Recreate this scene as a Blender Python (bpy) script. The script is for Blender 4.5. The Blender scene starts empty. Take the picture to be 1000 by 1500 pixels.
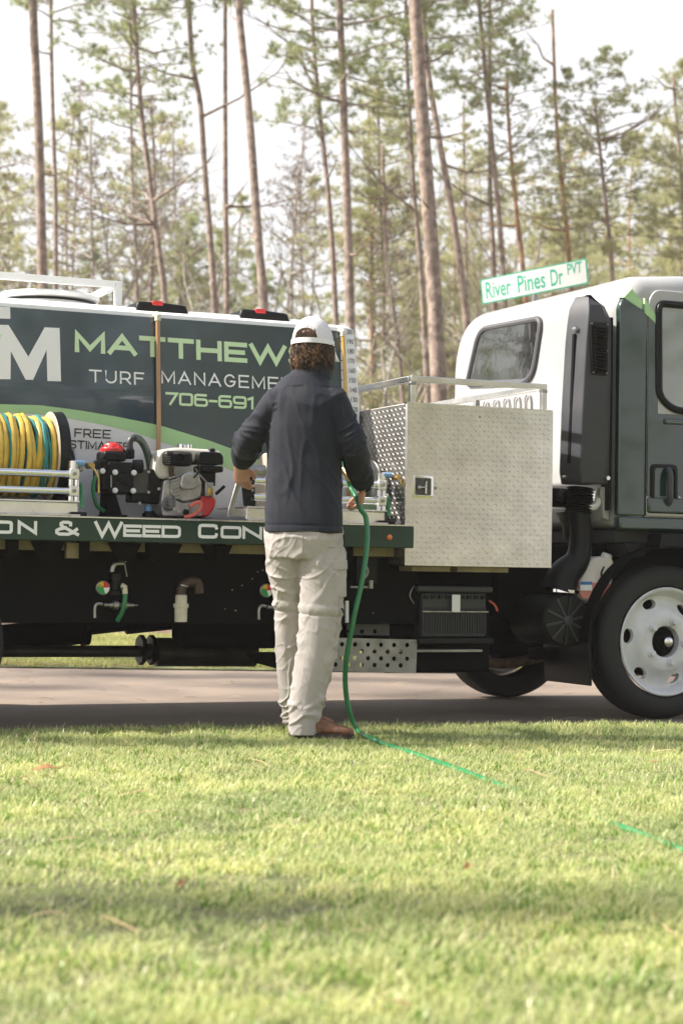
import bpy, bmesh, math, random
from mathutils import Vector, Matrix, noise, Quaternion
R = math.radians
sc = bpy.context.scene
col = sc.collection
random.seed(7)

# ------------------------------------------------------------ camera
CAM_H = .765; FPX = 2700.0
PITCH = math.atan(85/2700.0); ROLL = .0155
cd = bpy.data.cameras.new('camera'); cam = bpy.data.objects.new('camera', cd); col.objects.link(cam)
cd.sensor_fit = 'VERTICAL'; cd.sensor_height = 36; cd.lens = FPX/1500*36
cd.clip_start = .1; cd.clip_end = 2000
cd.dof.use_dof = True; cd.dof.focus_distance = 8.6; cd.dof.aperture_fstop = 3.6
cam.matrix_world = Matrix.Translation((0, 0, CAM_H)) @ Matrix.Rotation(math.pi/2+PITCH, 4, 'X') @ Matrix.Rotation(ROLL, 4, 'Z')
sc.camera = cam

# ------------------------------------------------------------ light
SUN_AZ = R(5); SUN_EL = R(43)          # direction the light travels to, and its height
sv = Vector((-math.cos(SUN_AZ)*math.cos(SUN_EL), -math.sin(SUN_AZ)*math.cos(SUN_EL), math.sin(SUN_EL)))
sl = bpy.data.lights.new('sun', 'SUN'); sl.energy = 5.0; sl.angle = R(1.7); sl.color = (1, .94, .85)
so = bpy.data.objects.new('sun', sl); col.objects.link(so); so.rotation_euler = sv.to_track_quat('Z', 'Y').to_euler()
w = bpy.data.worlds.new('World'); sc.world = w; w.use_nodes = True
nt = w.node_tree; nt.nodes.clear()
sky = nt.nodes.new('ShaderNodeTexSky'); sky.sky_type = 'NISHITA'; sky.sun_disc = False
sky.sun_elevation = SUN_EL; sky.sun_rotation = math.atan2(sv.x, sv.y); sky.dust_density = 3
tc = nt.nodes.new('ShaderNodeTexCoord'); mp = nt.nodes.new('ShaderNodeMapping'); mp.inputs['Scale'].default_value = (1, 1, 2.5)
nz = nt.nodes.new('ShaderNodeTexNoise'); nz.inputs['Scale'].default_value = 2.2; nz.inputs['Detail'].default_value = 5
rp = nt.nodes.new('ShaderNodeMapRange'); rp.inputs['From Min'].default_value = .3; rp.inputs['From Max'].default_value = .62; rp.inputs['To Min'].default_value = .75; rp.inputs['To Max'].default_value = 1
sx = nt.nodes.new('ShaderNodeSeparateXYZ'); hz = nt.nodes.new('ShaderNodeMapRange'); hz.interpolation_type = 'SMOOTHSTEP'
hz.inputs['From Min'].default_value = .3; hz.inputs['From Max'].default_value = .85; hz.inputs['To Min'].default_value = 1; hz.inputs['To Max'].default_value = .22
ml = nt.nodes.new('ShaderNodeMath'); ml.operation = 'MULTIPLY'
mx = nt.nodes.new('ShaderNodeMix'); mx.data_type = 'RGBA'; mx.inputs['B'].default_value = (4.9, 4.92, 5.0, 1)
bg = nt.nodes.new('ShaderNodeBackground'); bg.inputs['Strength'].default_value = .1
wo = nt.nodes.new('ShaderNodeOutputWorld'); L = nt.links.new
L(tc.outputs['Generated'], mp.inputs['Vector']); L(mp.outputs[0], nz.inputs['Vector']); L(nz.outputs['Fac'], rp.inputs[0])
L(tc.outputs['Generated'], sx.inputs[0]); L(sx.outputs[2], hz.inputs[0]); L(rp.outputs[0], ml.inputs[0]); L(hz.outputs[0], ml.inputs[1])
L(ml.outputs[0], mx.inputs['Factor']); L(sky.outputs[0], mx.inputs['A']); L(mx.outputs['Result'], bg.inputs['Color']); L(bg.outputs[0], wo.inputs[0])
sc.view_settings.view_transform = 'Standard'; sc.view_settings.look = 'None'; sc.view_settings.gamma = 1
sc.view_settings.use_curve_mapping = False; sc.view_settings.exposure = 1.27
sc.render.engine = 'CYCLES'
sc.cycles.transparent_max_bounces = 12

# ------------------------------------------------------------ frame of the truck
TH = R(24); P0 = Vector((1.742, 9.82, 0)); CT, ST = math.cos(TH), math.sin(TH)
def T(u, v, z): return Vector((P0.x+u*CT-v*ST, P0.y+u*ST+v*CT, z))
def ray(x, y):
    a = x-500; b = y-750
    xr = a*math.cos(ROLL)+b*math.sin(ROLL); yr = -a*math.sin(ROLL)+b*math.cos(ROLL)
    c, s = math.cos(PITCH), math.sin(PITCH)
    return Vector((xr, FPX*c+yr*s, FPX*s-yr*c))
def at(x, y, v):        # a measured picture point on the upright plane v of the truck, in truck metres
    d = ray(x, y); t = (v-P0.x*ST+P0.y*CT)/(-d.x*ST+d.y*CT)
    return ((d.x*t-P0.x)*CT+(d.y*t-P0.y)*ST, CAM_H+d.z*t)
def aty(x, y, Y):
    d = ray(x, y); t = Y/d.y
    return (d.x*t, CAM_H+d.z*t)

# ------------------------------------------------------------ materials
MATS = {}
def mat(name, c, rough=.6, metal=0, coat=0, var=0, vs=8, bump=0, bs=60, trans=0, coords='Object', c2=None, spec=.5, fac=(.35, .65), sheen=0, det=6, subsurf=0, em=None):
    m = bpy.data.materials.new(name); m.use_nodes = True; n = m.node_tree; b = n.nodes['Principled BSDF']; l = n.links.new
    b.inputs['Base Color'].default_value = (*c, 1); b.inputs['Roughness'].default_value = rough; b.inputs['Metallic'].default_value = metal
    b.inputs['Coat Weight'].default_value = coat; b.inputs['Coat Roughness'].default_value = .04; b.inputs['Specular IOR Level'].default_value = spec
    b.inputs['Sheen Weight'].default_value = sheen
    if trans: b.inputs['Transmission Weight'].default_value = trans
    if subsurf: b.inputs['Subsurface Weight'].default_value = subsurf; b.inputs['Subsurface Radius'].default_value = (.02, .01, .006)
    if coords == 'World':
        g = n.nodes.new('ShaderNodeNewGeometry'); vec = g.outputs['Position']
    else:
        g = n.nodes.new('ShaderNodeTexCoord'); vec = g.outputs['Object']
    if var or c2:
        t = n.nodes.new('ShaderNodeTexNoise'); t.inputs['Scale'].default_value = vs; t.inputs['Detail'].default_value = det; l(vec, t.inputs['Vector'])
        r = n.nodes.new('ShaderNodeValToRGB'); r.color_ramp.elements[0].position = fac[0]; r.color_ramp.elements[1].position = fac[1]
        a = tuple(x*(1-var) for x in c) if not c2 else c2
        d = tuple(min(1, x*(1+var)) for x in c) if not c2 else c
        r.color_ramp.elements[0].color = (*a, 1); r.color_ramp.elements[1].color = (*d, 1)
        l(t.outputs['Fac'], r.inputs[0]); l(r.outputs[0], b.inputs['Base Color'])
        mr = n.nodes.new('ShaderNodeMapRange'); mr.inputs['To Min'].default_value = max(.02, rough*.8); mr.inputs['To Max'].default_value = min(1, rough*1.25)
        l(t.outputs['Fac'], mr.inputs['Value']); l(mr.outputs[0], b.inputs['Roughness'])
    if bump:
        t2 = n.nodes.new('ShaderNodeTexNoise'); t2.inputs['Scale'].default_value = bs; t2.inputs['Detail'].default_value = 4; l(vec, t2.inputs['Vector'])
        bp = n.nodes.new('ShaderNodeBump'); bp.inputs['Strength'].default_value = bump; bp.inputs['Distance'].default_value = .01
        l(t2.outputs['Fac'], bp.inputs['Height']); l(bp.outputs[0], b.inputs['Normal'])
    MATS[name] = m; return m
def leafmat(name, c1, c2, scale=.6, tl=.45, c3=None, rough=.5, yamt=None):
    m = bpy.data.materials.new(name); m.use_nodes = True; n = m.node_tree; b = n.nodes['Principled BSDF']; l = n.links.new
    g = n.nodes.new('ShaderNodeNewGeometry')
    t = n.nodes.new('ShaderNodeTexNoise'); t.inputs['Scale'].default_value = scale; t.inputs['Detail'].default_value = 5; l(g.outputs['Position'], t.inputs['Vector'])
    r = n.nodes.new('ShaderNodeValToRGB'); r.color_ramp.elements[0].position = .33; r.color_ramp.elements[1].position = .66
    r.color_ramp.elements[0].color = (*c1, 1); r.color_ramp.elements[1].color = (*c2, 1); l(t.outputs['Fac'], r.inputs[0])
    mxn = n.nodes.new('ShaderNodeMix'); mxn.data_type = 'RGBA'; mxn.blend_type = 'MIX'
    ri = n.nodes.new('ShaderNodeMapRange'); ri.inputs['From Min'].default_value = 0; ri.inputs['To Min'].default_value = 0; ri.inputs['To Max'].default_value = .55
    l(g.outputs['Random Per Island'], ri.inputs['Value']); l(ri.outputs[0], mxn.inputs['Factor'])
    l(r.outputs[0], mxn.inputs['A']); mxn.inputs['B'].default_value = (*(c3 or c2), 1)
    l(mxn.outputs['Result'], b.inputs['Base Color']); b.inputs['Roughness'].default_value = rough; b.inputs['Specular IOR Level'].default_value = .35
    tr = n.nodes.new('ShaderNodeBsdfTranslucent'); l(mxn.outputs['Result'], tr.inputs['Color'])
    ms = n.nodes.new('ShaderNodeMixShader'); ms.inputs[0].default_value = tl
    o = n.nodes['Material Output']; l(b.outputs[0], ms.inputs[1]); l(tr.outputs[0], ms.inputs[2]); l(ms.outputs[0], o.inputs[0])
    MATS[name] = m; return m
white = mat('white_paint', (.41, .405, .40), .3, coat=.6, var=.04, vs=3)
whiteplas = mat('white_poly', (.76, .76, .75), .35, var=.05, vs=4, bump=.05, bs=30)
slate = mat('slate_wrap', (.030, .056, .078), .17, coat=1, var=.1, vs=2, bump=.03, bs=5)
dgreen = mat('dark_green_paint', (.012, .035, .028), .2, coat=1, var=.12, vs=3, bump=.02, bs=4)
lipgreen = mat('deck_green', (.008, .034, .02), .38, coat=.12, var=.2, vs=6)
lgreen = mat('light_green_wrap', (.38, .62, .30), .35, coat=.5)
lettergreen = mat('pale_green_vinyl', (.60, .78, .48), .4)
letterwhite = mat('white_vinyl', (.85, .85, .85), .4)
letterblack = mat('black_vinyl', (.02, .02, .025), .4)
black = mat('black_plastic', (.006, .006, .007), .42, spec=.25, var=.2, vs=20)
greyplas = mat('dark_grey_plastic', (.034, .035, .041), .45, var=.12, vs=5, bump=.06, bs=300)
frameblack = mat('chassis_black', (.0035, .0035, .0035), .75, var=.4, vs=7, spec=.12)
rubber = mat('tyre_rubber', (.012, .012, .012), .7, var=.3, vs=9, bump=.1, bs=80)
rimwhite = mat('painted_rim', (.62, .63, .65), .35, coat=.3, var=.08, vs=12)
alu = mat('aluminium', (.78, .77, .74), .27, metal=1, var=.12, vs=5, bump=.03, bs=14)
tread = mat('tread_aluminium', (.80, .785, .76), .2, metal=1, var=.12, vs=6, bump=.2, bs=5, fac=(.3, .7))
treadside = mat('shaded_tread_aluminium', (.45, .435, .42), .42, metal=1, var=.12, vs=4, bump=.1, bs=6)  # darker copy of tread: the side face's duller reflection put into its colour
chrome = mat('chrome', (.8, .8, .8), .12, metal=1)
steel = mat('dull_steel', (.35, .34, .33), .4, metal=1, var=.2, vs=20)
galv = mat('galvanised_plate', (.30, .29, .28), .5, metal=.7, var=.25, vs=10)
rust = mat('rusty_pipe', (.16, .09, .05), .55, metal=.4, c2=(.03, .025, .02), vs=18)
pipeblk = mat('sooty_pipe', (.05, .045, .04), .42, metal=.4, var=.3, vs=6)
tan = mat('tan_beam', (.28, .23, .13), .7, var=.2, vs=8)
amber = mat('amber_tube', (.55, .33, .06), .25, coat=.6, var=.15, vs=3)
ambd = mat('stained_tube', (.36, .20, .09), .3, coat=.5, var=.2, vs=5)
brass = mat('brass', (.55, .38, .14), .3, metal=1, var=.2, vs=30)
red = mat('red_plastic', (.55, .025, .025), .3, coat=.5, var=.1, vs=12)
redhose = mat('red_rubber_hose', (.6, .12, .08), .45)
orange = mat('orange_reflector', (.7, .16, .03), .3, coat=.6)
yelhose = mat('yellow_hose', (.62, .42, .07), .45, var=.12, vs=20)
tealhose = mat('teal_hose', (.02, .22, .22), .45, var=.15, vs=20)
greenhose = mat('green_hose', (.02, .19, .07), .35, coat=.3, var=.1, vs=6)
pvc = mat('cream_pvc', (.62, .58, .46), .45, var=.1, vs=20)
alloy = mat('cast_alloy', (.42, .41, .40), .42, metal=.8, var=.2, vs=25, bump=.15, bs=90)
bottle = mat('milky_plastic', (.75, .70, .68), .35, subsurf=.3)
pink = mat('pink_coolant', (.62, .22, .18), .35)
glass = mat('dark_glass', (.006, .008, .008), .02, spec=1, coat=1, bump=.12, bs=3.5)
tank_seal = mat('window_rubber', (.09, .09, .1), .5)
fabricb = mat('battery_case', (.03, .03, .035), .5)
bluelab = mat('blue_label', (.05, .2, .5), .5)
blueknob = mat('blue_rubber', (.15, .3, .5), .5)
signgreen = mat('sign_green', (.02, .38, .24), .4)
signwhite = mat('sign_white', (.68, .69, .67), .45, var=.05, vs=5)
road_m = mat('road_surface', (.23, .18, .14), .85, c2=(.16, .125, .10), vs=1.6, bump=.5, bs=120, coords='World')
straw_m = mat('pine_straw_floor', (.20, .12, .07), .95, c2=(.09, .06, .04), vs=2.5, bump=.8, bs=20, coords='World')
soil_m = mat('lawn_soil', (.13, .15, .045), .95, c2=(.06, .06, .025), vs=6, bump=.6, bs=50, coords='World')
bark = mat('pine_bark', (.36, .28, .235), .95, c2=(.15, .11, .09), vs=9, bump=1, bs=14)
barko = mat('orange_bark', (.46, .27, .15), .9, c2=(.26, .14, .08), vs=7, bump=.6, bs=12)
barkg = mat('grey_twig_bark', (.34, .30, .26), .9, var=.25, vs=6)
needle1 = leafmat('pine_needles', (.17, .22, .08), (.37, .42, .18), .7, .58, (.48, .49, .25))
needle2 = leafmat('yellow_pine_needles', (.27, .30, .12), (.48, .48, .24), .5, .58, (.56, .52, .30))
needle3 = leafmat('dry_brown_foliage', (.10, .06, .035), (.19, .13, .08), .9, .35, (.22, .16, .10))
grass_m = leafmat('grass_blades', (.12, .22, .025), (.60, .61, .18), 1.5, .5, (.78, .78, .46), .32)
grass_dry = leafmat('bleached_blades', (.50, .46, .22), (.72, .68, .42), 2, .5, (.80, .76, .52), .4)
grass_dk = leafmat('dark_blades', (.12, .22, .03), (.26, .36, .08), 2, .45, (.16, .30, .05), .35)
grass_f = leafmat('far_grass', (.24, .30, .06), (.46, .46, .16), .6, .4, (.5, .45, .22), .5)

# ------------------------------------------------------------ mesh helpers
class MB:
    def __init__(s): s.v = []; s.f = []; s.mi = []; s.cur = 0
    def add(s, vs, fs):
        o = len(s.v); s.v += [Vector(p) for p in vs]; s.f += [tuple(i+o for i in f) for f in fs]; s.mi += [s.cur]*len(fs)
    def box(s, a, b):
        x0, x1 = sorted((a[0], b[0])); y0, y1 = sorted((a[1], b[1])); z0, z1 = sorted((a[2], b[2]))
        s.add([(x0,y0,z0),(x1,y0,z0),(x1,y1,z0),(x0,y1,z0),(x0,y0,z1),(x1,y0,z1),(x1,y1,z1),(x0,y1,z1)],
              [(0,3,2,1),(4,5,6,7),(0,1,5,4),(1,2,6,5),(2,3,7,6),(3,0,4,7)]); return s
    def bar(s, a, b, w, h):
        a, b = Vector(a), Vector(b); d = (b-a).normalized(); up = Vector((0,0,1)) if abs(d.z) < .95 else Vector((0,1,0))
        x = d.cross(up).normalized()*w/2; y = x.cross(d).normalized()*h/2
        s.add([p+q for p in (a, b) for q in (-x-y, x-y, x+y, -x+y)], [(0,1,2,3),(7,6,5,4),(0,4,5,1),(1,5,6,2),(2,6,7,3),(3,7,4,0)]); return s
    def rings(s, rs, cap=True, close=True):
        n = len(rs[0]); vs = [p for r in rs for p in r]; fs = []
        for i in range(len(rs)-1):
            for j in range(n if close else n-1):
                k = (j+1) % n; fs.append((i*n+j, i*n+k, (i+1)*n+k, (i+1)*n+j))
        if cap: fs += [tuple(range(n-1, -1, -1)), tuple((len(rs)-1)*n+j for j in range(n))]
        s.add(vs, fs); return s
    def tube(s, pts, r, n=10, cap=True, sm=0):
        pts = [Vector(p) for p in pts]
        rr = list(r) if isinstance(r, (list, tuple)) else [r]*len(pts)
        if sm and len(pts) > 2: pts, rr = smooth(pts, rr, sm)
        rs = []; t0 = (pts[1]-pts[0]).normalized(); x = t0.orthogonal().normalized()
        for i, p in enumerate(pts):
            t = (pts[min(i+1, len(pts)-1)]-pts[max(i-1, 0)]).normalized()
            x = (x-t*x.dot(t)); x = x.normalized() if x.length > 1e-6 else t.orthogonal().normalized(); y = t.cross(x)
            rs.append([p+(x*math.cos(a)+y*math.sin(a))*rr[i] for a in [k*2*math.pi/n for k in range(n)]])
        s.rings(rs, cap); return s
    def cyl(s, a, b, r, n=20, r2=None): return s.tube([a, b], [r, r if r2 is None else r2], n)
    def lathe(s, c, ax, prof, n=32, cap=True):       # prof: (radius, offset along the axis)
        c = Vector(c); ax = Vector(ax).normalized(); x = ax.orthogonal().normalized(); y = ax.cross(x)
        s.rings([[c+ax*h+(x*math.cos(a)+y*math.sin(a))*r for a in [k*2*math.pi/n for k in range(n)]] for r, h in prof], cap); return s
    def prism(s, poly, v0, v1):                      # outline in (u,z), thickness along v
        n = len(poly)
        s.add([(p[0], v0, p[1]) for p in poly]+[(p[0], v1, p[1]) for p in poly],
              [tuple(range(n)), tuple(range(2*n-1, n-1, -1))]+[(i, i+n, (i+1) % n+n, (i+1) % n) for i in range(n)]); return s
    def build(s, name, m, parent=None, smooth_ang=35, bevel=0, seg=2, local=False):
        """verts are truck coordinates when the parent carries truck_org; else world minus the parent's place"""
        org = Vector(parent['org']) if parent is not None and not local and 'org' in parent else Vector((0,0,0))
        me = bpy.data.meshes.new(name); me.from_pydata([tuple(p-org) for p in s.v], [], s.f)
        bm = bmesh.new(); bm.from_mesh(me); bmesh.ops.recalc_face_normals(bm, faces=bm.faces); bm.to_mesh(me); bm.free()
        ms = m if isinstance(m, (list, tuple)) else [m]
        for q in ms: me.materials.append(q)
        if len(ms) > 1:
            for p, i in zip(me.polygons, s.mi): p.material_index = i
        if smooth_ang:
            me.polygons.foreach_set('use_smooth', [True]*len(me.polygons)); me.set_sharp_from_angle(angle=R(smooth_ang))
        o = bpy.data.objects.new(name, me); col.objects.link(o)
        if parent is not None: o.parent = parent; o['org'] = tuple(org)
        if bevel:
            b = o.modifiers.new('bevel', 'BEVEL'); b.width = bevel; b.segments = seg; b.limit_method = 'ANGLE'; b.angle_limit = R(40)
            b.harden_normals = False
        return o
def smooth(pts, rr, k):
    P = []; Q = []
    n = len(pts)
    for i in range(n-1):
        p0, p1, p2, p3 = pts[max(i-1,0)], pts[i], pts[i+1], pts[min(i+2,n-1)]
        for j in range(k):
            t = j/k
            P.append(.5*((2*p1)+(-p0+p2)*t+(2*p0-5*p1+4*p2-p3)*t*t+(-p0+3*p1-3*p2+p3)*t**3)); Q.append(rr[i]*(1-t)+rr[i+1]*t)
    P.append(pts[-1]); Q.append(rr[-1]); return P, Q
def thing(name, label, cat, loc, rz=0, group=None, org=(0,0,0)):
    o = bpy.data.objects.new(name, None); col.objects.link(o); o.location = loc; o.rotation_euler = (0, 0, rz); o.empty_display_size = .2
    o['label'] = label; o['category'] = cat; o['org'] = tuple(org)
    if group: o['group'] = group
    return o
def tthing(name, label, cat, org, group=None):       # a thing standing in the truck's frame
    return thing(name, label, cat, T(*org), TH, group, org)
def tag(o, label=None, cat=None, group=None, kind=None):
    if label: o['label'] = label
    if cat: o['category'] = cat
    if group: o['group'] = group
    if kind: o['kind'] = kind
    return o
def copy_tree(o, parent=None):
    c = o.copy(); col.objects.link(c); c.parent = parent
    for ch in list(o.children): copy_tree(ch, c)
    return c

# ------------------------------------------------------------ lettering (strokes)
def arcpts(cx, cy, rx, ry, a0, a1, n=8): return [(cx+rx*math.cos(R(a0+(a1-a0)*i/n)), cy+ry*math.sin(R(a0+(a1-a0)*i/n))) for i in range(n+1)]
def rr(x0, y0, x1, y1, c=.14):
    return [(x0+c,y0),(x1-c,y0),(x1-.03*c/.14,y0+.03),(x1,y0+c),(x1,y1-c),(x1-.03,y1-.03),(x1-c,y1),(x0+c,y1),(x0+.03,y1-.03),(x0,y1-c),(x0,y0+c),(x0+.03,y0+.03),(x0+c,y0)]
G = {
 'M': (1.1, [[(0,0),(0,1),(.55,.12),(1.1,1),(1.1,0)]]), 'A': (1.05, [[(0,0),(.52,1),(1.05,0)],[(.2,.3),(.85,.3)]]),
 'T': (.95, [[(0,1),(.95,1)],[(.475,1),(.475,0)]]), 'H': (.95, [[(0,0),(0,1)],[(.95,0),(.95,1)],[(0,.5),(.95,.5)]]),
 'E': (.85, [[(.85,1),(0,1),(0,0),(.85,0)],[(0,.5),(.75,.5)]]), 'W': (1.5, [[(0,1),(.38,0),(.75,.95),(1.12,0),(1.5,1)]]),
 'S': (.85, [[(.85,.85),(.78,.97),(.65,1),(.18,1),(.04,.93),(0,.78),(.05,.58),(.2,.53),(.68,.48),(.82,.4),(.85,.22),(.8,.06),(.66,0),(.15,0),(.03,.05),(0,.17)]]),
 'U': (.85, [[(0,1),(0,.3)]+arcpts(.425,.36,.425,.36,180,360,12)+[(.85,1)]]), 'R': (.8, [[(0,0),(0,1),(.52,1)]+arcpts(.52,.7,.28,.3,80,-90,8)+[(0,.4)],[(.45,.4),(.82,0)]]),
 'F': (.75, [[(.75,1),(0,1),(0,0)],[(0,.52),(.65,.52)]]), 'N': (.9, [[(0,0),(0,1),(.9,0),(.9,1)]]),
 'G': (.95, [arcpts(.48,.5,.47,.5,40,340,18)+[(.95,.44),(.55,.44)]]), 'I': (.0, [[(0,0),(0,1)]]),
 'O': (.95, [rr(0,0,.95,1)]), 'D': (.9, [[(0,0),(0,1),(.72,1),(.86,.93),(.9,.78),(.9,.22),(.86,.07),(.72,0),(0,0)]]),
 'C': (.9, [[(.9,.8),(.87,.95),(.75,1),(.15,1),(.03,.95),(0,.82),(0,.18),(.03,.05),(.15,0),(.75,0),(.87,.05),(.9,.2)]]),
 'L': (.75, [[(0,1),(0,0),(.75,0)]]), '-': (.5, [[(0,.48),(.5,.48)]]), '7': (.8, [[(0,1),(.8,1),(.3,0)]]), '0': (.9, [rr(0,0,.9,1)]),
 '6': (.9, [[(.82,1),(.15,1),(.03,.93),(0,.8),(0,.18),(.04,.05),(.16,0),(.74,0),(.86,.05),(.9,.17),(.9,.4),(.86,.53),(.74,.58),(0,.58)]]),
 '9': (.9, [[(.08,0),(.75,0),(.87,.07),(.9,.2),(.9,.82),(.86,.95),(.74,1),(.16,1),(.04,.95),(0,.83),(0,.6),(.04,.47),(.16,.42),(.9,.42)]]),
 '1': (.3, [[(0,.85),(.3,1),(.3,0)]]),
 '&': (1.0, [[(1.0,0),(.3,.62),(.2,.75),(.2,.9),(.3,1),(.55,1),(.66,.93),(.66,.8)],[(.42,.53),(.12,.42),(0,.3),(0,.12),(.12,0),(.55,0),(.75,.12),(.95,.42)]]),
 ' ': (.55, []), }
def strokes(mb, text, u0, u1, z0, z1, thick, v, d=.001, gap=.28, small=None):
    """letters as flat strips filling u0..u1 by z0..z1 on plane v; small = height of the small capitals after each word's first"""
    h = z1-z0-thick; lay = []; x = 0; first = True
    for ch in text:
        sc_ = 1 if (small is None or first) else small
        first = (ch == ' ') or (ch == '&')
        wd, ln = G[ch]; lay.append((x, sc_, ln)); x += wd*sc_+gap*(1.0)
    tot = x-gap; k = (u1-u0-thick)/tot; c = 0
    for x0, s_, ln in lay:
        for pl in ln:
            pts = [Vector((u0+thick/2+(x0+p[0]*s_)*k, z0+thick/2+p[1]*s_*h)) for p in pl]
            closed = (pts[0]-pts[-1]).length < 1e-6
            if closed: pts = pts[:-1]
            n = len(pts); Lf = []; Rt = []
            for i in range(n):
                a = pts[(i-1) % n] if (i or closed) else None; b = pts[(i+1) % n] if (i < n-1 or closed) else None
                p = pts[i]; d1 = (p-a).normalized() if a is not None else (b-p).normalized(); d2 = (b-p).normalized() if b is not None else d1
                n1 = Vector((-d1.y, d1.x)); n2 = Vector((-d2.y, d2.x)); m_ = (n1+n2); m_ = m_/max(m_.length_squared/2, .35)
                q = p-(d1*thick/2 if a is None else Vector((0,0)))+(d2*thick/2 if b is None else Vector((0,0)))
                Lf.append(q+m_*thick/2); Rt.append(q-m_*thick/2)
            vv = v-.0012-c*.00025; c = (c+1) % 4
            nn = len(Lf); fs = []
            for i in range(nn if closed else nn-1):
                j = (i+1) % nn; fs.append((i, j, nn+j, nn+i))
            mb.add([(q.x, vv, q.y) for q in Lf]+[(q.x, vv, q.y) for q in Rt], fs)
    return mb
def text_mesh(s, u0, u1, z0, z1, v, bold=0):
    cu = bpy.data.curves.new('t', 'FONT'); cu.body = s; cu.size = 1; cu.offset = bold; cu.resolution_u = 3
    o = bpy.data.objects.new('t', cu); col.objects.link(o); dg = bpy.context.evaluated_depsgraph_get(); me = bpy.data.meshes.new_from_object(o.evaluated_get(dg))
    bpy.data.objects.remove(o); xs = [q.co.x for q in me.vertices]; ys = [q.co.y for q in me.vertices]
    a, b, c, d = min(xs), max(xs), min(ys), max(ys)
    mb = MB(); mb.add([(u0+(q.co.x-a)/(b-a)*(u1-u0), v, z0+(q.co.y-c)/(d-c)*(z1-z0)) for q in me.vertices], [tuple(p.vertices) for p in me.polygons])
    bpy.data.meshes.remove(me); return mb
# ============================================================ THE SETTING
def ground_sheet(name, pts, z, m, kind='structure'):
    mb = MB(); mb.add([(x, y, z) for x, y in pts], [tuple(range(len(pts)))]); o = mb.build(name, m, smooth_ang=0); o['kind'] = kind; return o
near_edge = [(-60, -14), (-30, -3), (-12, 4.6), (-6, 6.75), (-3, 7.72), (-1.5, 8.2), (-.7, 8.5), (0, 8.72), (.8, 8.92), (1.7, 9.12), (3, 9.36), (6, 9.8), (12, 10.6), (30, 13), (60, 18)]
far_edge = [(-60, 11), (-30, 12.6), (-12, 13.4), (-4, 13.72), (-1, 13.86), (0, 13.9), (.6, 13.95), (4, 14.2), (12, 15), (30, 17.5), (60, 24)]
grass_back = [(-60, 19), (-20, 19.2), (-3, 20.5), (2, 21.5), (10, 22.5), (30, 26), (60, 34)]
def lerp_edge(e, x):
    for (a, b), (c, d) in zip(e, e[1:]):
        if a <= x <= c: return b+(d-b)*(x-a)/(c-a)
    return e[-1][1]
ground_sheet('forest_floor', [(-500, -500), (500, -500), (500, 500), (-500, 500)], -.03, straw_m)
# road: a strip a few centimetres below the turf
mb = MB(); xs = sorted(set([p[0] for p in near_edge+far_edge])); n = len(xs)
mb.add([(x, lerp_edge(near_edge, x)-.25, -.004) for x in xs]+[(x, lerp_edge(far_edge, x)+.2, -.004) for x in xs], [(i, i+1, n+i+1, n+i) for i in range(n-1)])
o = mb.build('road', road_m, smooth_ang=0); o['kind'] = 'structure'
def lawn(name, lower, upper, x0, x1, m, nx=160, ny=60):
    mb = MB(); vs = []
    for j in range(ny+1):
        for i in range(nx+1):
            x = x0+(x1-x0)*i/nx; a = lower(x); b = upper(x)+.05*noise.noise((x*2.1, 3, 0))+.025*noise.noise((x*9, 7, 0)); t = j/ny; y = a+(b-a)*t
            e = min(1, min(t, 1-t)*14); z = .006+e*(.022+.018*noise.noise((x*.9, y*.9, 2))+.008*noise.noise((x*3, y*3, 5)))
            vs.append((x, y, z))
    mb.add(vs, [(j*(nx+1)+i, j*(nx+1)+i+1, (j+1)*(nx+1)+i+1, (j+1)*(nx+1)+i) for j in range(ny) for i in range(nx)])
    o = mb.build(name, m, smooth_ang=80); o['kind'] = 'structure'; return o
lawn('lawn', lambda x: -40 if False else -12, lambda x: lerp_edge(near_edge, x), -30, 30, soil_m, 200, 90)
lawn('verge', lambda x: lerp_edge(far_edge, x), lambda x: lerp_edge(grass_back, x), -40, 40, soil_m, 160, 20)
def lawn_z(x, y):
    b = lerp_edge(near_edge, x); t = (y+12)/(b+12); e = min(1, min(t, 1-t)*14) if 0 < t < 1 else 0
    return .006+e*(.022+.018*noise.noise((x*.9, y*.9, 2)))

# grass: tufts of blades scattered by geometry nodes
def tuft(name, m, nb, h, w, spread, seed, lean=.6):
    rnd = random.Random(seed); mb = MB()
    for _ in range(nb):
        a = rnd.uniform(0, 6.28); r = spread*math.sqrt(rnd.random()); p = Vector((r*math.cos(a), r*math.sin(a), 0))
        d = rnd.uniform(0, 6.28); H = h*rnd.uniform(.45, 1.1); l_ = lean*rnd.uniform(.15, 1.2)*H; side = Vector((-math.sin(d), math.cos(d), 0))*w/2*rnd.uniform(.7, 1.3)
        t = Vector((math.cos(d), math.sin(d), 0))
        q1 = p+t*l_*.35+Vector((0, 0, H*.6)); q2 = p+t*l_+Vector((0, 0, H*rnd.uniform(.8, 1)))
        mb.add([p-side, p+side, q1+side*.8, q1-side*.8, q2], [(0, 1, 2, 3), (3, 2, 4)])
    me = bpy.data.meshes.new(name); me.from_pydata([tuple(v) for v in mb.v], [], mb.f); me.materials.append(m)
    return bpy.data.objects.new(name, me)
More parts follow.
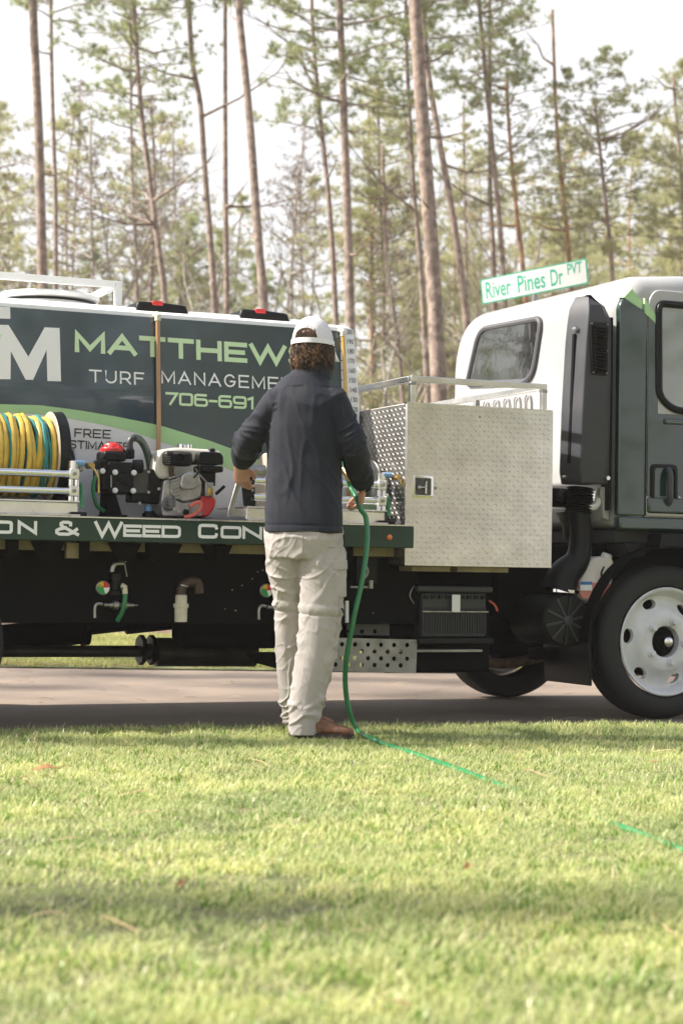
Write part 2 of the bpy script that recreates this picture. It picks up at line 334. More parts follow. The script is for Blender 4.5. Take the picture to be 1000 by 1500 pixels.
def scatter(name, poly_fn, x0, x1, srcs, dens, smin, smax, seed, nx=24, clump=2.0, thresh=0.0):
    """a sheet of turf whose surface carries instanced tufts"""
    mb = MB(); vs = []; ny = 16
    for j in range(ny+1):
        for i in range(nx+1):
            x = x0+(x1-x0)*i/nx; a, b = poly_fn(x); y = a+(b-a)*j/ny
            vs.append((x, y, .012))
    mb.add(vs, [(j*(nx+1)+i, j*(nx+1)+i+1, (j+1)*(nx+1)+i+1, (j+1)*(nx+1)+i) for j in range(ny) for i in range(nx)])
    me = bpy.data.meshes.new(name); me.from_pydata([tuple(v) for v in mb.v], [], mb.f); o = bpy.data.objects.new(name, me); col.objects.link(o); o['kind'] = 'stuff'
    g = bpy.data.node_groups.new(name, 'GeometryNodeTree'); g.interface.new_socket('Geometry', in_out='INPUT', socket_type='NodeSocketGeometry'); g.interface.new_socket('Geometry', in_out='OUTPUT', socket_type='NodeSocketGeometry')
    N = g.nodes.new; l = g.links.new; gi = N('NodeGroupInput'); go = N('NodeGroupOutput'); jn = N('GeometryNodeJoinGeometry')
    for k, s in enumerate(srcs):
        d = N('GeometryNodeDistributePointsOnFaces'); d.inputs['Seed'].default_value = seed+k*13
        pos = N('GeometryNodeInputPosition'); nz = N('ShaderNodeTexNoise'); nz.inputs['Scale'].default_value = clump; nz.inputs['Detail'].default_value = 4; l(pos.outputs[0], nz.inputs['Vector'])
        mr = N('ShaderNodeMapRange'); mr.inputs['From Min'].default_value = .3; mr.inputs['From Max'].default_value = .6; mr.inputs['To Min'].default_value = dens/len(srcs)*(1-thresh); mr.inputs['To Max'].default_value = dens/len(srcs)
        l(nz.outputs[0], mr.inputs['Value']); l(mr.outputs[0], d.inputs['Density']); l(gi.outputs[0], d.inputs['Mesh'])
        oi = N('GeometryNodeObjectInfo'); oi.inputs['Object'].default_value = s; oi.inputs['As Instance'].default_value = True
        ip = N('GeometryNodeInstanceOnPoints'); l(d.outputs['Points'], ip.inputs['Points']); l(oi.outputs['Geometry'], ip.inputs['Instance'])
        rv = N('FunctionNodeRandomValue'); rv.data_type = 'FLOAT_VECTOR'; rv.inputs[0].default_value = (-.18, -.18, 0); rv.inputs[1].default_value = (.18, .18, 6.28); l(rv.outputs[0], ip.inputs['Rotation'])
        rs = N('FunctionNodeRandomValue'); rs.data_type = 'FLOAT'; rs.inputs[2].default_value = smin; rs.inputs[3].default_value = smax
        mm = N('ShaderNodeMath'); mm.operation = 'MULTIPLY'; m2 = N('ShaderNodeMapRange'); m2.inputs['From Min'].default_value = .3; m2.inputs['From Max'].default_value = .7; m2.inputs['To Min'].default_value = .75; m2.inputs['To Max'].default_value = 1.25
        l(nz.outputs[0], m2.inputs['Value']); l(rs.outputs[1], mm.inputs[0]); l(m2.outputs[0], mm.inputs[1]); l(mm.outputs[0], ip.inputs['Scale'])
        l(ip.outputs[0], jn.inputs[0])
    l(jn.outputs[0], go.inputs[0]); md = o.modifiers.new('scatter', 'NODES'); md.node_group = g; return o
tf = [tuft('tuft_a', grass_m, 14, .036, .0034, .022, 1), tuft('tuft_b', grass_m, 12, .046, .0031, .024, 2, .8), tuft('tuft_c', grass_m, 17, .026, .0036, .028, 3, 1.2), tuft('tuft_g', grass_dry, 9, .036, .0036, .028, 4, 1.1), tuft('tuft_h', grass_dk, 11, .036, .0042, .024, 5, .8)]
def near_fn(x): return (1.6, lerp_edge(near_edge, x)-.02+.06*noise.noise((x*2.3, 1, 0)))
scatter('lawn_grass', near_fn, -2.6, 2.9, tf, 4200, .5, 1.35, 5, nx=110, clump=4.5, thresh=.55)
tfar = [tuft('tuft_d', grass_f, 22, .05, .006, .07, 11), tuft('tuft_e', grass_f, 22, .06, .006, .08, 12, .9)]
scatter('verge_grass', lambda x: (lerp_edge(far_edge, x)+.05+.1*noise.noise((x*1.3, 2, 0)), lerp_edge(grass_back, x)-.5), -7, 7, tfar, 170, .7, 1.2, 9, nx=60, thresh=.4)
tl = [tuft('tuft_f', grass_f, 30, .045, .006, .09, 21)]
scatter('side_grass_left', lambda x: (1.0, lerp_edge(near_edge, x)-.1), -9, -2.6, tl, 220, .7, 1.2, 19, nx=30)
scatter('side_grass_right', lambda x: (1.0, lerp_edge(near_edge, x)-.1), 2.9, 9, tl, 220, .7, 1.2, 29, nx=30)
# pine straw and litter
st = MB(); rnd = random.Random(4)
for k in range(1500):
    if k < 900: x = rnd.uniform(-8, 8); y = lerp_edge(far_edge, x)+rnd.gauss(0, .16); z = .03
    elif k < 1150: x = rnd.uniform(-2.4, 2.6); y = rnd.uniform(2.2, 8.3); z = lawn_z(x, y)+rnd.uniform(.022, .04)
    else: x = rnd.uniform(-6, 6); y = rnd.uniform(8.6, 13.7); z = .003; y = max(y, lerp_edge(near_edge, x)+.05)
    a = rnd.uniform(0, 6.28); ln = rnd.uniform(.05, .14); p = Vector((x, y, z)); d = Vector((math.cos(a), math.sin(a), rnd.uniform(-.1, .12)))*ln
    m_ = p+d*.5+Vector((rnd.uniform(-.01, .01), rnd.uniform(-.01, .01), .006)); s_ = Vector((-d.y, d.x, 0)).normalized()*.0011+Vector((0, 0, .0008))
    st.add([p-s_, p+s_, m_+s_, m_-s_, p+d], [(0, 1, 2, 3), (3, 2, 4)])
strawn = mat('straw_needles', (.36, .25, .15), .8, var=.3, vs=3)
o = st.build('pine_straw', strawn, smooth_ang=0); o['kind'] = 'stuff'

# ============================================================ TREES
def needle_cluster(mb, c, d, rad, n, rnd, ln=.2, w=.011):
    for _ in range(n):
        v = Vector((rnd.gauss(0, 1), rnd.gauss(0, 1), rnd.gauss(0, 1))).normalized()
        v = (v+d*.7).normalized(); p = c+v*rad*.15*rnd.random(); q = c+v*ln*rnd.uniform(.6, 1.15)
        s = v.cross(Vector((rnd.uniform(-1, 1), rnd.uniform(-1, 1), rnd.uniform(-1, 1)))).normalized()*w
        mb.add([p-s*.5, p+s*.5, q], [(0, 1, 2)])
def make_crown(seed, H, R0, nb, m, dens=1.0, up=.25, low=0.0, ncl=32, shape='top', ln=.21, w=.013):
    """a pine crown of unit placement: returns (branch mesh, needle mesh); origin at its foot"""
    rnd = random.Random(seed); br = MB(); nd = MB()
    for i in range(nb):
        t = (i+rnd.random())/nb; z = H*t
        prof = (math.sin(math.pi*min(1, .18+t*.82))**.7) if shape == 'top' else (1-t)**.8+.12
        L_ = R0*prof*rnd.uniform(.55, 1.15); a = i*2.4+rnd.uniform(-.5, .5)
        d = Vector((math.cos(a), math.sin(a), 0)); pts = [Vector((0, 0, z))]; seg = 5
        for k in range(seg):
            q = pts[-1]+(d+Vector((rnd.uniform(-.25, .25), rnd.uniform(-.25, .25), up*rnd.uniform(-.3, 1.6)-low))).normalized()*L_/seg; pts.append(q)
        br.tube(pts, [.03*(1-k/(seg+1))*(L_/R0+.3) for k in range(seg+1)], 5, cap=False)
        for k in range(1, seg+1):
            for s in range(2 if k > 1 else 1):
                if rnd.random() > dens*(.25+.2*k): continue
                e = pts[k]; dd = Vector((rnd.uniform(-1, 1), rnd.uniform(-1, 1), rnd.uniform(-.2, .8))).normalized()
                f = e+dd*L_*rnd.uniform(.08, .3)+d*L_*.08; br.tube([e, (e+f)/2+Vector((0, 0, -.03)), f], [.011, .008, .004], 4, cap=False)
                for c_ in range(rnd.randint(2, 4)):
                    cc = e.lerp(f, rnd.uniform(.5, 1.1))+Vector((rnd.gauss(0, .09), rnd.gauss(0, .09), rnd.gauss(0, .08)))
                    needle_cluster(nd, cc, (dd+Vector((0, 0, .4))).normalized(), .2, ncl, rnd, ln, w)
    bm_ = bpy.data.meshes.new('branches'); bm_.from_pydata([tuple(v) for v in br.v], [], br.f); bm_.materials.append(barkg)
    nm = bpy.data.meshes.new('crown'); nm.from_pydata([tuple(v) for v in nd.v], [], nd.f); nm.materials.append(m)
    return bm_, nm
CR = [make_crown(1, 9, 2.7, 44, needle1, .9), make_crown(2, 8, 2.4, 42, needle1, .85), make_crown(3, 10, 3.0, 50, needle1, .8),
      make_crown(4, 7, 2.2, 40, needle2, .8), make_crown(5, 8, 2.0, 44, needle2, .8, ln=.18),
      make_crown(6, 6, 1.9, 46, needle2, .95, .35, 0, 18, 'cone', ln=.17), make_crown(7, 5, 1.7, 40, needle1, .9, .3, 0, 18, 'cone', ln=.17),
      make_crown(8, 6.5, 1.7, 38, needle3, .5, .5, 0, 12, 'top', ln=.12, w=.02)]
def sub(name, me, parent, loc=(0,0,0), rz=0, s=(1,1,1)):
    o = bpy.data.objects.new(name, me); col.objects.link(o); o.parent = parent; o.location = loc; o.rotation_euler = (0, 0, rz); o.scale = s
    if name != 'trunk': o['kind'] = 'stuff'
    return o
def trunk_mesh(name, path, r0, r1, m, seed, stubs=8, H=None):
    rnd = random.Random(seed); pts = [Vector(p) for p in path]; rads = [r0+(r1-r0)*(p.z-pts[0].z)/(pts[-1].z-pts[0].z) for p in pts]; rads[0] = r0*1.25
    P, Q = smooth(pts, rads, 4); mb = MB(); rs = []; n = 10
    for i, (p, r) in enumerate(zip(P, Q)):
        rs.append([p+Vector((math.cos(a), math.sin(a), 0))*r*(1+.10*noise.noise((math.cos(a)*2, math.sin(a)*2+seed, p.z*1.5))) for a in [k*2*math.pi/n for k in range(n)]])
    mb.rings(rs)
    for k in range(stubs):       # dead limbs and broken stubs
        i = rnd.randint(len(P)//5, len(P)-2); p = P[i]; a = rnd.uniform(0, 6.28); L_ = rnd.choice([.25, .4, .9, 1.5, 2.0])*rnd.uniform(.6, 1.3); d = Vector((math.cos(a), math.sin(a), rnd.uniform(-.1, .55)))
        q = [p, p+d*L_*.4+Vector((0, 0, -.04)), p+d*L_*.75+Vector((rnd.uniform(-.1, .1), 0, .04*L_)), p+d*L_+Vector((0, 0, .16*L_))]
        mb.tube(q, [.022+.012*min(1, L_), .018, .012, .004], 5, cap=False)
        if L_ > .8:
            for _ in range(4): mb.tube([q[rnd.choice([1, 2])], q[3]+Vector((rnd.gauss(0, .3), rnd.gauss(0, .3), rnd.gauss(.1, .25)))], [.009, .003], 4, cap=False)
    me = bpy.data.meshes.new(name); me.from_pydata([tuple(v) for v in mb.v], [], mb.f); me.materials.append(m)
    me.polygons.foreach_set('use_smooth', [True]*len(me.polygons)); return me
def pine(label, xz, D, width_px, crown, cz, cs, m=bark, seed=0, dead=8, top=None, cat='pine tree', group='tall pines behind the truck'):
    """xz: measured (X,Z) points of the trunk, lowest first"""
    r = width_px*D/FPX/2; (xa, za), (xb, zb) = xz[0], xz[1]; base = (xa-(xb-xa)/(zb-za)*za*.7, 0)
    pts = [(base[0], 0)]+list(xz); (xc, zc), (xd, zd) = pts[-2], pts[-1]; zt = top or max(zd+.2, cz+CROWNH[crown]*cs*.93)
    sl_ = max(-.08, min(.08, (xd-xc)/(zd-zc)))
    while pts[-1][1] < zt-1: pts.append((pts[-1][0]+sl_*2.5*.6, pts[-1][1]+2.5))
    t = thing('pine_tree', label, cat, (base[0], D, 0), 0, group, (base[0], D, 0)); rnd = random.Random(seed)
    loc = [(x-base[0], rnd.uniform(-.05, .05), z) for x, z in pts]
    tr = sub('trunk', trunk_mesh('trunk', loc, r*1.12, max(.03, r*.35), m, seed, dead), t)
    def xat(z):
        for a, b in zip(loc, loc[1:]):
            if a[2] <= z <= b[2]: return a[0]+(b[0]-a[0])*(z-a[2])/(b[2]-a[2])
        return loc[-1][0]
    rz = rnd.uniform(0, 6.28)
    sub('branches', CR[crown][0], t, (xat(cz+1), 0, cz), rz, (cs*1.0, cs*1.0, cs)); sub('crown', CR[crown][1], t, (xat(cz+1), 0, cz), rz, (cs, cs, cs))
    return t
CROWNH = [9, 8, 10, 7, 8, 6, 5, 6.5]
F = [
 (34, [(-5.54,5.291),(-5.608,6.178),(-5.724,8.724),(-5.891,11.282)], 17, 0, 11.5, 1, bark, 'pine with the thickest trunk at far left, straight and standing behind the white tank rail', 6),
 (40, [(-6.291,6.69),(-6.349,8.784),(-6.476,11.336)], 8, 1, 12.5, .9, bark, 'slim pine close beside the thick trunk at far left', 5),
 (33, [(-3.208,5.314),(-3.366,6.545),(-3.605,8.149),(-3.749,9.263),(-3.91,11.25)], 10.5, 0, 8.6, .62, bark, 'leaning pine with low green tufts, above the first black cushion pad of the tank', 12),
 (34, [(-2.38,5.34),(-2.632,8.135),(-2.744,9.41),(-2.927,10.431)], 10.5, 1, 11.2, .8, bark, 'dark slender pine leaning left, nearest on the left of the straight twin stem', 10),
 (36, [(-2.306,5.612),(-2.385,8.574),(-2.444,11.96)], 9, 1, 11.8, .8, bark, 'perfectly upright slender pine between two leaning ones', 10),
 (30, [(-1.297,4.814),(-1.432,6.157),(-1.598,8.067),(-1.839,10.323)], 15, 2, 10.4, .8, bark, 'stout pine leaning left with a forked limb near the top, left of the man', 7),
 (37, [(-.17,5.781),(-.344,8.131),(-.568,10.071),(-.733,11.74)], 10, 1, 9.4, .7, bark, 'slim dark pine just left of the thicker straight trunk over the man', 11),
 (31, [(.102,4.856),(.012,6.941),(-.073,8.685),(-.173,10.669)], 16, 0, 8.6, .8, bark, 'thick straight pine rising directly above the man in the cap', 9),
 (27, [(1.407,3.342),(1.292,5.153),(1.122,7.174),(.95,9.408)], 24, 2, 9.6, .9, bark, 'largest pine trunk of all, behind the railed aluminium box', 7),
 (33, [(2.206,5.152),(1.881,7.368),(1.616,8.726),(1.372,10.337)], 13, 1, 9.8, .7, bark, 'curved pine leaning left immediately right of the largest trunk', 9),
 (38, [(1.598,6.512),(1.398,8.642),(1.256,10.637),(1.174,12.353)], 9, 1, 9.6, .6, bark, 'thin dark pine half hidden on the left of the largest trunk', 9),
 (38, [(3.08,6.677),(2.987,8.382),(2.956,9.664)], 10, 3, 10.5, .5, bark, 'dark short pine stem above the left end of the street sign', 6),
 (35, [(3.032,6.213),(2.836,8.307),(2.642,10.144),(2.461,11.988)], 9, 0, 9.8, .72, bark, 'tall pine leaning left above the word River on the sign', 8),
 (37, [(3.618,6.531),(3.434,8.051),(3.246,9.853),(3.204,10.965)], 10, 4, 8.2, .42, barko, 'orange barked pine above the middle of the street sign', 6),
 (38, [(4.663,6.701),(4.516,8.406),(4.341,9.971)], 9, 4, 7.4, .48, barko, 'orange barked pine above the right end of the street sign', 6),
 (36, [(5.248,6.402),(5.053,8.285),(4.845,10.039)], 9.5, 3, 7.0, .58, bark, 'pine with a thin see-through top, above the cab roof', 9),
 (38, [(7.06,7.307),(6.898,9.44),(6.725,11.152)], 8, 3, 7.2, .60, bark, 'pine with a round green top at the far right edge', 5),
 (46, [(-5.196,7.439),(-5.328,9.846),(-5.412,11.57)], 5.5, 1, 12, .7, bark, 'far thin pine between the thick left trunk and the leaning tufted pine', 6),
 (46, [(-6.294,7.594),(-6.383,9.485)], 5, 7, 7.2, .6, barkg, 'far thin stem with brownish leaves, right of the thick left trunk', 6),
 (48, [(-4.28,7.747),(-4.459,9.718)], 5, 7, 8, .55, barkg, 'far thin stem with brownish leaves, right of the leaning tufted pine', 6),
 (44, [(.741,4.941),(.664,7.894),(.574,9.539)], 8, 4, 7, .7, bark, 'brownish pine behind the end of the tank, first of three stems there', 8),
 (40, [(1.3,4.422),(1.127,6.059),(.897,7.55)], 8, 7, 5.4, .6, bark, 'leaning brown stem with dry leaves behind the box rail', 8),
 (42, [(.89,5.066),(.891,7.103),(.762,9.459)], 6, 3, 7.5, .6, bark, 'narrow pine right of the tank end, middle of three stems there', 8),
 (45, [(-1.414,7.015),(-1.302,8.362),(-1.187,10.555)], 3.5, 7, 8, .4, barkg, 'spindly grey sapling in the bright gap left of the man', 5),
 (50, [(3.303,8.906),(3.217,11.151)], 5, 4, 9, .5, bark, 'far thin pine between the curved pine and the sign stems', 5),
]
for i, (D, xz, wpx, cr, cz, cs, m_, lab, dead) in enumerate(F): pine(lab, xz, D, wpx, cr, cz, cs, m_, 100+i, dead)
# farther wood: smaller bushy pines and thin stems, each its own tree
rnd = random.Random(33); UL = []
spots = []
for k in range(64):
    D = rnd.uniform(42, 74); px = rnd.uniform(-160, 1180); x = (px-500)/FPX*D; spots.append((x, D, px))
for k, (x, D, px) in enumerate(spots):
    right = px > 520
    if right: cr = rnd.choice([3, 4, 5, 5, 3, 4]); s = rnd.uniform(.75, 1.25)
    else: cr = rnd.choice([1, 3, 7, 7, 4, 6]); s = rnd.uniform(.6, 1.05)
    ch = CROWNH[cr]*s; topz = (835-rnd.uniform(*((230, 470) if right else (340, 470))))  # rough treetop height
    H = .765+(835-rnd.uniform(*((150, 420) if right else (120, 440))))/FPX*D
    cz = max(.8, H-ch); t = thing('young_pine', '', 'young pine', (x, D, 0), 0, 'young pines and thin trees filling the wood behind', (x, D, 0)); UL.append((t, px))
    path = [(0, 0, 0), (rnd.uniform(-.2, .2), 0, H*.4), (rnd.uniform(-.3, .3), 0, H*.8), (0, 0, H)]
    sub('trunk', trunk_mesh('trunk', path, rnd.uniform(.06, .10), .02, barko if (right and rnd.random() < .35) else bark, 300+k, 5), t)
    rz = rnd.uniform(0, 6.28); sub('branches', CR[cr][0], t, (0, 0, cz), rz, (s, s, s)); sub('crown', CR[cr][1], t, (0, 0, cz), rz, (s, s, s))
ORD = ['first', 'second', 'third', 'fourth', 'fifth', 'sixth', 'seventh', 'eighth', 'ninth', 'tenth', 'eleventh', 'twelfth', 'thirteenth', 'fourteenth', 'fifteenth', 'sixteenth', 'seventeenth', 'eighteenth', 'nineteenth', 'twentieth']
ORD += ['twenty-'+w for w in ORD[:9]]+['thirtieth']+['thirty-'+w for w in ORD[:9]]
def number(ts, fmt):
    for k, (t, px) in enumerate(sorted(ts, key=lambda q: q[1])): t['label'] = fmt % ORD[k]
rightT = [q for q in UL if q[1] > 520]; leftT = [q for q in UL if q[1] <= 520]
number(rightT, 'young bushy yellow-green pine behind the cab, %s from the left'); number(leftT, 'thin young tree with dull foliage behind the tank, %s from the left')
for t, px in UL: t['group'] = 'young pines behind the cab' if px > 520 else 'thin young trees behind the tank'
BU = []; BT = []
# low brush along the floor of the wood
for k in range(30):
    px = -120+k*45+rnd.uniform(-15, 15); D = rnd.uniform(36, 52); x = (px-500)/FPX*D; cr = rnd.choice([5, 6, 5, 4]); s = rnd.uniform(.7, 1.0)*(1.0 if px > 480 else .75)
    t = thing('understory_bush', 'low bushy evergreen growing on the floor of the wood', 'bush', (x, D, 0), 0, 'evergreen bushes on the floor of the wood', (x, D, 0))
    rz = rnd.uniform(0, 6.28); sub('branches', CR[cr][0], t, (0, 0, .1), rz, (s, s, s*.9)); sub('crown', CR[cr][1], t, (0, 0, .1), rz, (s, s, s*.9)); BU.append((t, px))
number(BU, 'low evergreen bush on the floor of the wood, %s from the left')
# leafless hardwoods
def bare(seed, H):
    rnd = random.Random(seed); mb = MB()
    def grow(p, d, L_, r, lv):
        q = p+d*L_*.5+Vector((rnd.gauss(0, .05), rnd.gauss(0, .05), 0))*L_; e = q+(d+Vector((rnd.gauss(0, .12), rnd.gauss(0, .12), .05))).normalized()*L_*.5
        mb.tube([p, q, e], [r, r*.85, r*.65], 5 if lv < 2 else 3, cap=False)
        if lv < 5:
            for _ in range(2 if lv else 3):
                nd_ = (d+Vector((rnd.gauss(0, .5), rnd.gauss(0, .5), rnd.uniform(-.1, .4)))).normalized(); grow(e if rnd.random() < .6 else q, nd_, L_*rnd.uniform(.55, .8), r*.6, lv+1)
            if rnd.random() < .8: grow(q, (d+Vector((rnd.gauss(0, .8), rnd.gauss(0, .8), .1))).normalized(), L_*.5, r*.4, lv+1)
    grow(Vector((0, 0, 0)), Vector((0, 0, 1)), H*.36, .055, 0)
    me = bpy.data.meshes.new('limbs'); me.from_pydata([tuple(v) for v in mb.v], [], mb.f); me.materials.append(barkg); return me
BM = [bare(1, 9), bare(2, 8), bare(5, 10)]
for k, (px, D) in enumerate([(20, 38), (120, 36), (165, 40), (285, 39), (352, 38), (425, 40), (470, 36), (545, 38), (590, 37), (668, 36), (770, 40), (850, 38), (930, 39), (90, 44)]):
    x = (px-500)/FPX*D; t = thing('bare_tree', 'slim leafless grey tree with fine twigs among the pines', 'bare tree', (x, D, 0), 0, 'leafless grey trees among the pines', (x, D, 0))
    s = rnd.uniform(.85, 1.25); sub('limbs', BM[k % 3], t, (0, 0, 0), rnd.uniform(0, 6.28), (s, s, s)); BT.append((t, px))
number(BT, 'slim leafless grey tree among the pines, %s from the left')
# pines on the near side of the road, left of and behind the camera: they shade the lawn and show in the paint; the widest crown, across the road, is added to shade the cab
for k, (x, y, cz, cr, s, r) in enumerate([(-13, 2.82, 15.5, 0, 1.0, .27), (-11, 6.75, 15.5, 1, 1.0, .27), (-14, 7.15, 18, 1, 1.0, .24), (-13, 13.9, 8.5, 2, 1.75, .22), (-9, -14, 11, 0, 1.1, .2), (4, -26, 9, 1, 1.2, .22), (-16, -10, 8, 2, 1.1, .2),
        (0, -30, 6, 2, 1.3, .25), (8, -24, 5, 0, 1.4, .25), (-8, -22, 6, 1, 1.4, .25), (18, -20, 6, 2, 1.3, .25), (-18, -22, 6, 0, 1.3, .25), (-26, 0, 9, 2, 1.2, .22), (-28, 18, 7, 0, 1.2, .22), (-18, 24, 5, 2, 1.2, .22), (-24, 27, 6, 0, 1.3, .22), (-15, 30, 4, 2, 1.2, .2), (-20, 34, 5, 1, 1.3, .22), (-30, 33, 4, 2, 1.3, .22), (-33, 24, 5, 1, 1.3, .22), (22, -12, 5, 2, 1.3, .22), (26, -18, 4, 0, 1.4, .22), (30, -10, 5, 1, 1.4, .22), (20, -5, 6, 2, 1.2, .22), (27, -3, 5, 0, 1.2, .22), (34, -24, 4, 2, 1.4, .22), (12.5, -2.5, 1.2, 5, 1.5, .12), (16, -3.5, 1.6, 6, 1.8, .12), (17.5, -7.5, 1.0, 5, 1.9, .14), (21.5, -8, 1.4, 6, 2.0, .14), (14, -9, 1.0, 5, 1.7, .12), (10, -9.5, 1.2, 6, 1.9, .12), (26, -14, 1.0, 5, 2.2, .15), (6.5, -13, 1.3, 6, 2.0, .13)]):
    small = cr in (5, 6); t = thing('pine_tree', 'small bushy pine on the near side of the road, mirrored in the truck paint' if small else 'tall pine standing on the near side of the road, out of the picture', 'pine tree', (x, y, 0), 0, 'bushy pines on the near side' if small else 'pines on the near side of the road', (x, y, 0))
    H = cz+CROWNH[cr]*s
    sub('trunk', trunk_mesh('trunk', [(0, 0, 0), (.1, .05, H*.4), (-.05, 0, H*.8), (0, 0, H)], r, .05, bark, 500+k, 6), t)
    sub('branches', CR[cr][0], t, (0, 0, cz), k, (s, s, s)); sub('crown', CR[cr][1], t, (0, 0, cz), k, (s, s, s))
# ============================================================ THE TRUCK
def part(name, mb, m, parent, bevel=0, sm=35, kind=None, label=None):
    o = mb.build(name, m, parent, sm, bevel)
    if kind: o['kind'] = kind
    if label: o['label'] = label
    return o
def boolcut(o, cutter):
    c = cutter.build('cutter', MATS['chassis_black'], None); c.matrix_world = Matrix.Identity(4)
    org = Vector(o['org']); c.location = -org
    for q_ in (o, c):
        bm = bmesh.new(); bm.from_mesh(q_.data); bmesh.ops.remove_doubles(bm, verts=bm.verts, dist=1e-5); bmesh.ops.recalc_face_normals(bm, faces=bm.faces); bm.to_mesh(q_.data); bm.free()
    par = o.parent; o.parent = None; md = o.modifiers.new('b', 'BOOLEAN'); md.operation = 'DIFFERENCE'; md.object = c; md.solver = 'EXACT'
    dg = bpy.context.evaluated_depsgraph_get(); me = bpy.data.meshes.new_from_object(o.evaluated_get(dg)); o.modifiers.clear(); o.data = me; o.parent = par
    bpy.data.objects.remove(c); me.polygons.foreach_set('use_smooth', [True]*len(me.polygons)); me.set_sharp_from_angle(angle=R(35)); return o
truck = tthing('spray_truck', 'white and dark green cab-over work truck with a flat deck, parked on the road', 'truck', (0, 0, 0))
def rpoly(pts, r, n=6):
    """round the corners of a closed outline"""
    out = []; m_ = len(pts)
    for i in range(m_):
        p = Vector(pts[i]); a = Vector(pts[i-1]); b = Vector(pts[(i+1) % m_]); rr_ = r[i] if isinstance(r, (list, tuple)) else r
        d1 = (a-p); d2 = (b-p); k = min(rr_, d1.length*.49, d2.length*.49); s = p+d1.normalized()*k; e = p+d2.normalized()*k
        for j in range(n+1):
            t = j/n; out.append(tuple(s*(1-t)**2+p*2*t*(1-t)+e*t*t))
    return out
# --- cab shell: rounded box lofted along u
UC = -.343
def cab_outline(ins, zt=2.36, zb=1.0, v0=-.02, v1=1.95, rt=.30):
    return rpoly([(v0+ins, zb+ins*.3), (v1-ins, zb+ins*.3), (v1-ins*1.0, zt-ins*1.15), (v0+ins, zt-ins*1.15)], [.04, .04, rt, .13], 9)
def inset_ring(u, ins, zt=2.36): return [(u, p[0], p[1]) for p in cab_outline(ins, zt)]
rs = []; RR = .17
for k in range(10):
    a = math.pi/2*k/9; rs.append(inset_ring(UC+RR*(1-math.cos(a)) if False else UC+RR*(1-math.cos(a)), RR*(1-math.sin(a)), 2.36))
for u, z in ((.1, 2.385), (.5, 2.385), (.8, 2.33)): rs.append(inset_ring(u, 0 if u < .7 else .01, z))
for u, ins, z in ((1.0, .06, 2.22), (1.12, .08, 1.9), (1.22, .05, 1.5), (1.24, .06, 1.3)): rs.append(inset_ring(u, ins, z))
mb = MB(); mb.rings(rs); cab = part('cab', mb, white, truck, 0, 50)
# pressed ribs below the rear window
mb = MB()
for k in range(8):
    v = 1.78-k*.125
    mb.tube([(UC+.002, v-.035, 1.50), (UC-.010, v-.035, 1.74), (UC-.012, v-.025, 1.775), (UC-.012, v+.005, 1.785), (UC-.012, v+.03, 1.765), (UC+.002, v+.035, 1.5)], .006, 6)
part('pressed_ribs', mb, white, cab)
# rear window
wp = rpoly([(1.50, 2.225), (.76, 2.205), (.86, 1.855), (1.65, 1.905)], [.10, .07, .12, .04], 7)
mb = MB(); pts = [(UC-.006, p[0], p[1]) for p in wp]; mb.tube(pts+[pts[0], pts[1]], .018, 8, cap=False)
rw = part('rear_window', mb, tank_seal, cab)
mb = MB(); n = len(wp); mb.add([(UC-.010, p[0], p[1]) for p in wp]+[(UC+.01, p[0], p[1]) for p in wp], [tuple(range(n)), tuple(range(2*n-1, n-1, -1))]+[(i, i+n, (i+1) % n+n, (i+1) % n) for i in range(n)])
part('pane', mb, glass, rw)
# --- side skin (wrapped panels, a few millimetres proud of the shell)
VS = -.02
def sp(pts, v0, v1, r=0):
    q = [at(x, y, VS) for x, y in pts]; q = rpoly(q, r) if r else q; mb = MB(); mb.prism(q, v0, v1); return mb
def up(pts, v0, v1, r=0): mb = MB(); mb.prism(rpoly(pts, r) if r else pts, v0, v1); return mb
# pillar panel behind the door
pil = up([(-.338, 1.075), (-.172, 1.075), (-.172, 2.16), at(911, 436, VS), at(905, 449, VS), (-.338, 2.08)], VS-.012, VS+.03, [.01, 0, 0, .0, .02, .05])
part('side_panel', pil, dgreen, cab, .008)
part('gap_shade_strip', MB().box((-.368, .012, 1.1), (-.350, .09, 2.12)), black, cab, .004)  # black strip painting in the shade of the gap beside the pillar
part('pillar_stripe', sp([(911, 436), (923, 423), (937.5, 441), (937.5, 457.5)], VS-.012, VS+.02), lgreen, cab, .002, label='light green stripe across the dark pillar')
door = part('door', up([(-.163, 1.075), (.78, 1.075), (.86, 1.45), (.74, 2.28), (-.12, 2.28), (-.163, 2.22)], VS-.014, VS+.025, [.02, .03, .1, .08, .06, .05]), white, cab, .006)
q = [at(x, y, VS) for x, y in [(940, 458), (955, 480)]]
sk = up([(-.162, 1.18), (.775, 1.18), (.85, 1.45), (.80, 1.62), (-.098, 1.62), (-.112, 2.07), (-.162, 2.165)], VS-.017, VS+.01)
part('door_wrap', sk, dgreen, door, .002)
part('door_stripe', sp([(941, 437), (957, 462), (957, 474), (941, 459)], VS-.018, VS+.01), lgreen, door, .001, label='light green stripe across the door top corner')
part('door_sill', up([(-.160, 1.09), (.77, 1.09), (.785, 1.176), (-.160, 1.176)], VS-.03, VS+.01), dgreen, door, .012)
part('door_crease', up([(-.06, 1.565), (.78, 1.585), (.78, 1.60), (-.06, 1.595)], VS-.032, VS), dgreen, door, .006)
wq = [(-.103, 2.205), (.66, 2.205), (.74, 1.66), (.0, 1.64), (-.095, 1.71)]
mb = MB(); pp = rpoly(wq, [.04, .1, .08, .08, .05], 6); pts = [(p[0], VS-.017, p[1]) for p in pp]; mb.tube(pts+[pts[0], pts[1]], .02, 8, cap=False)
dw = part('door_window', mb, black, door)
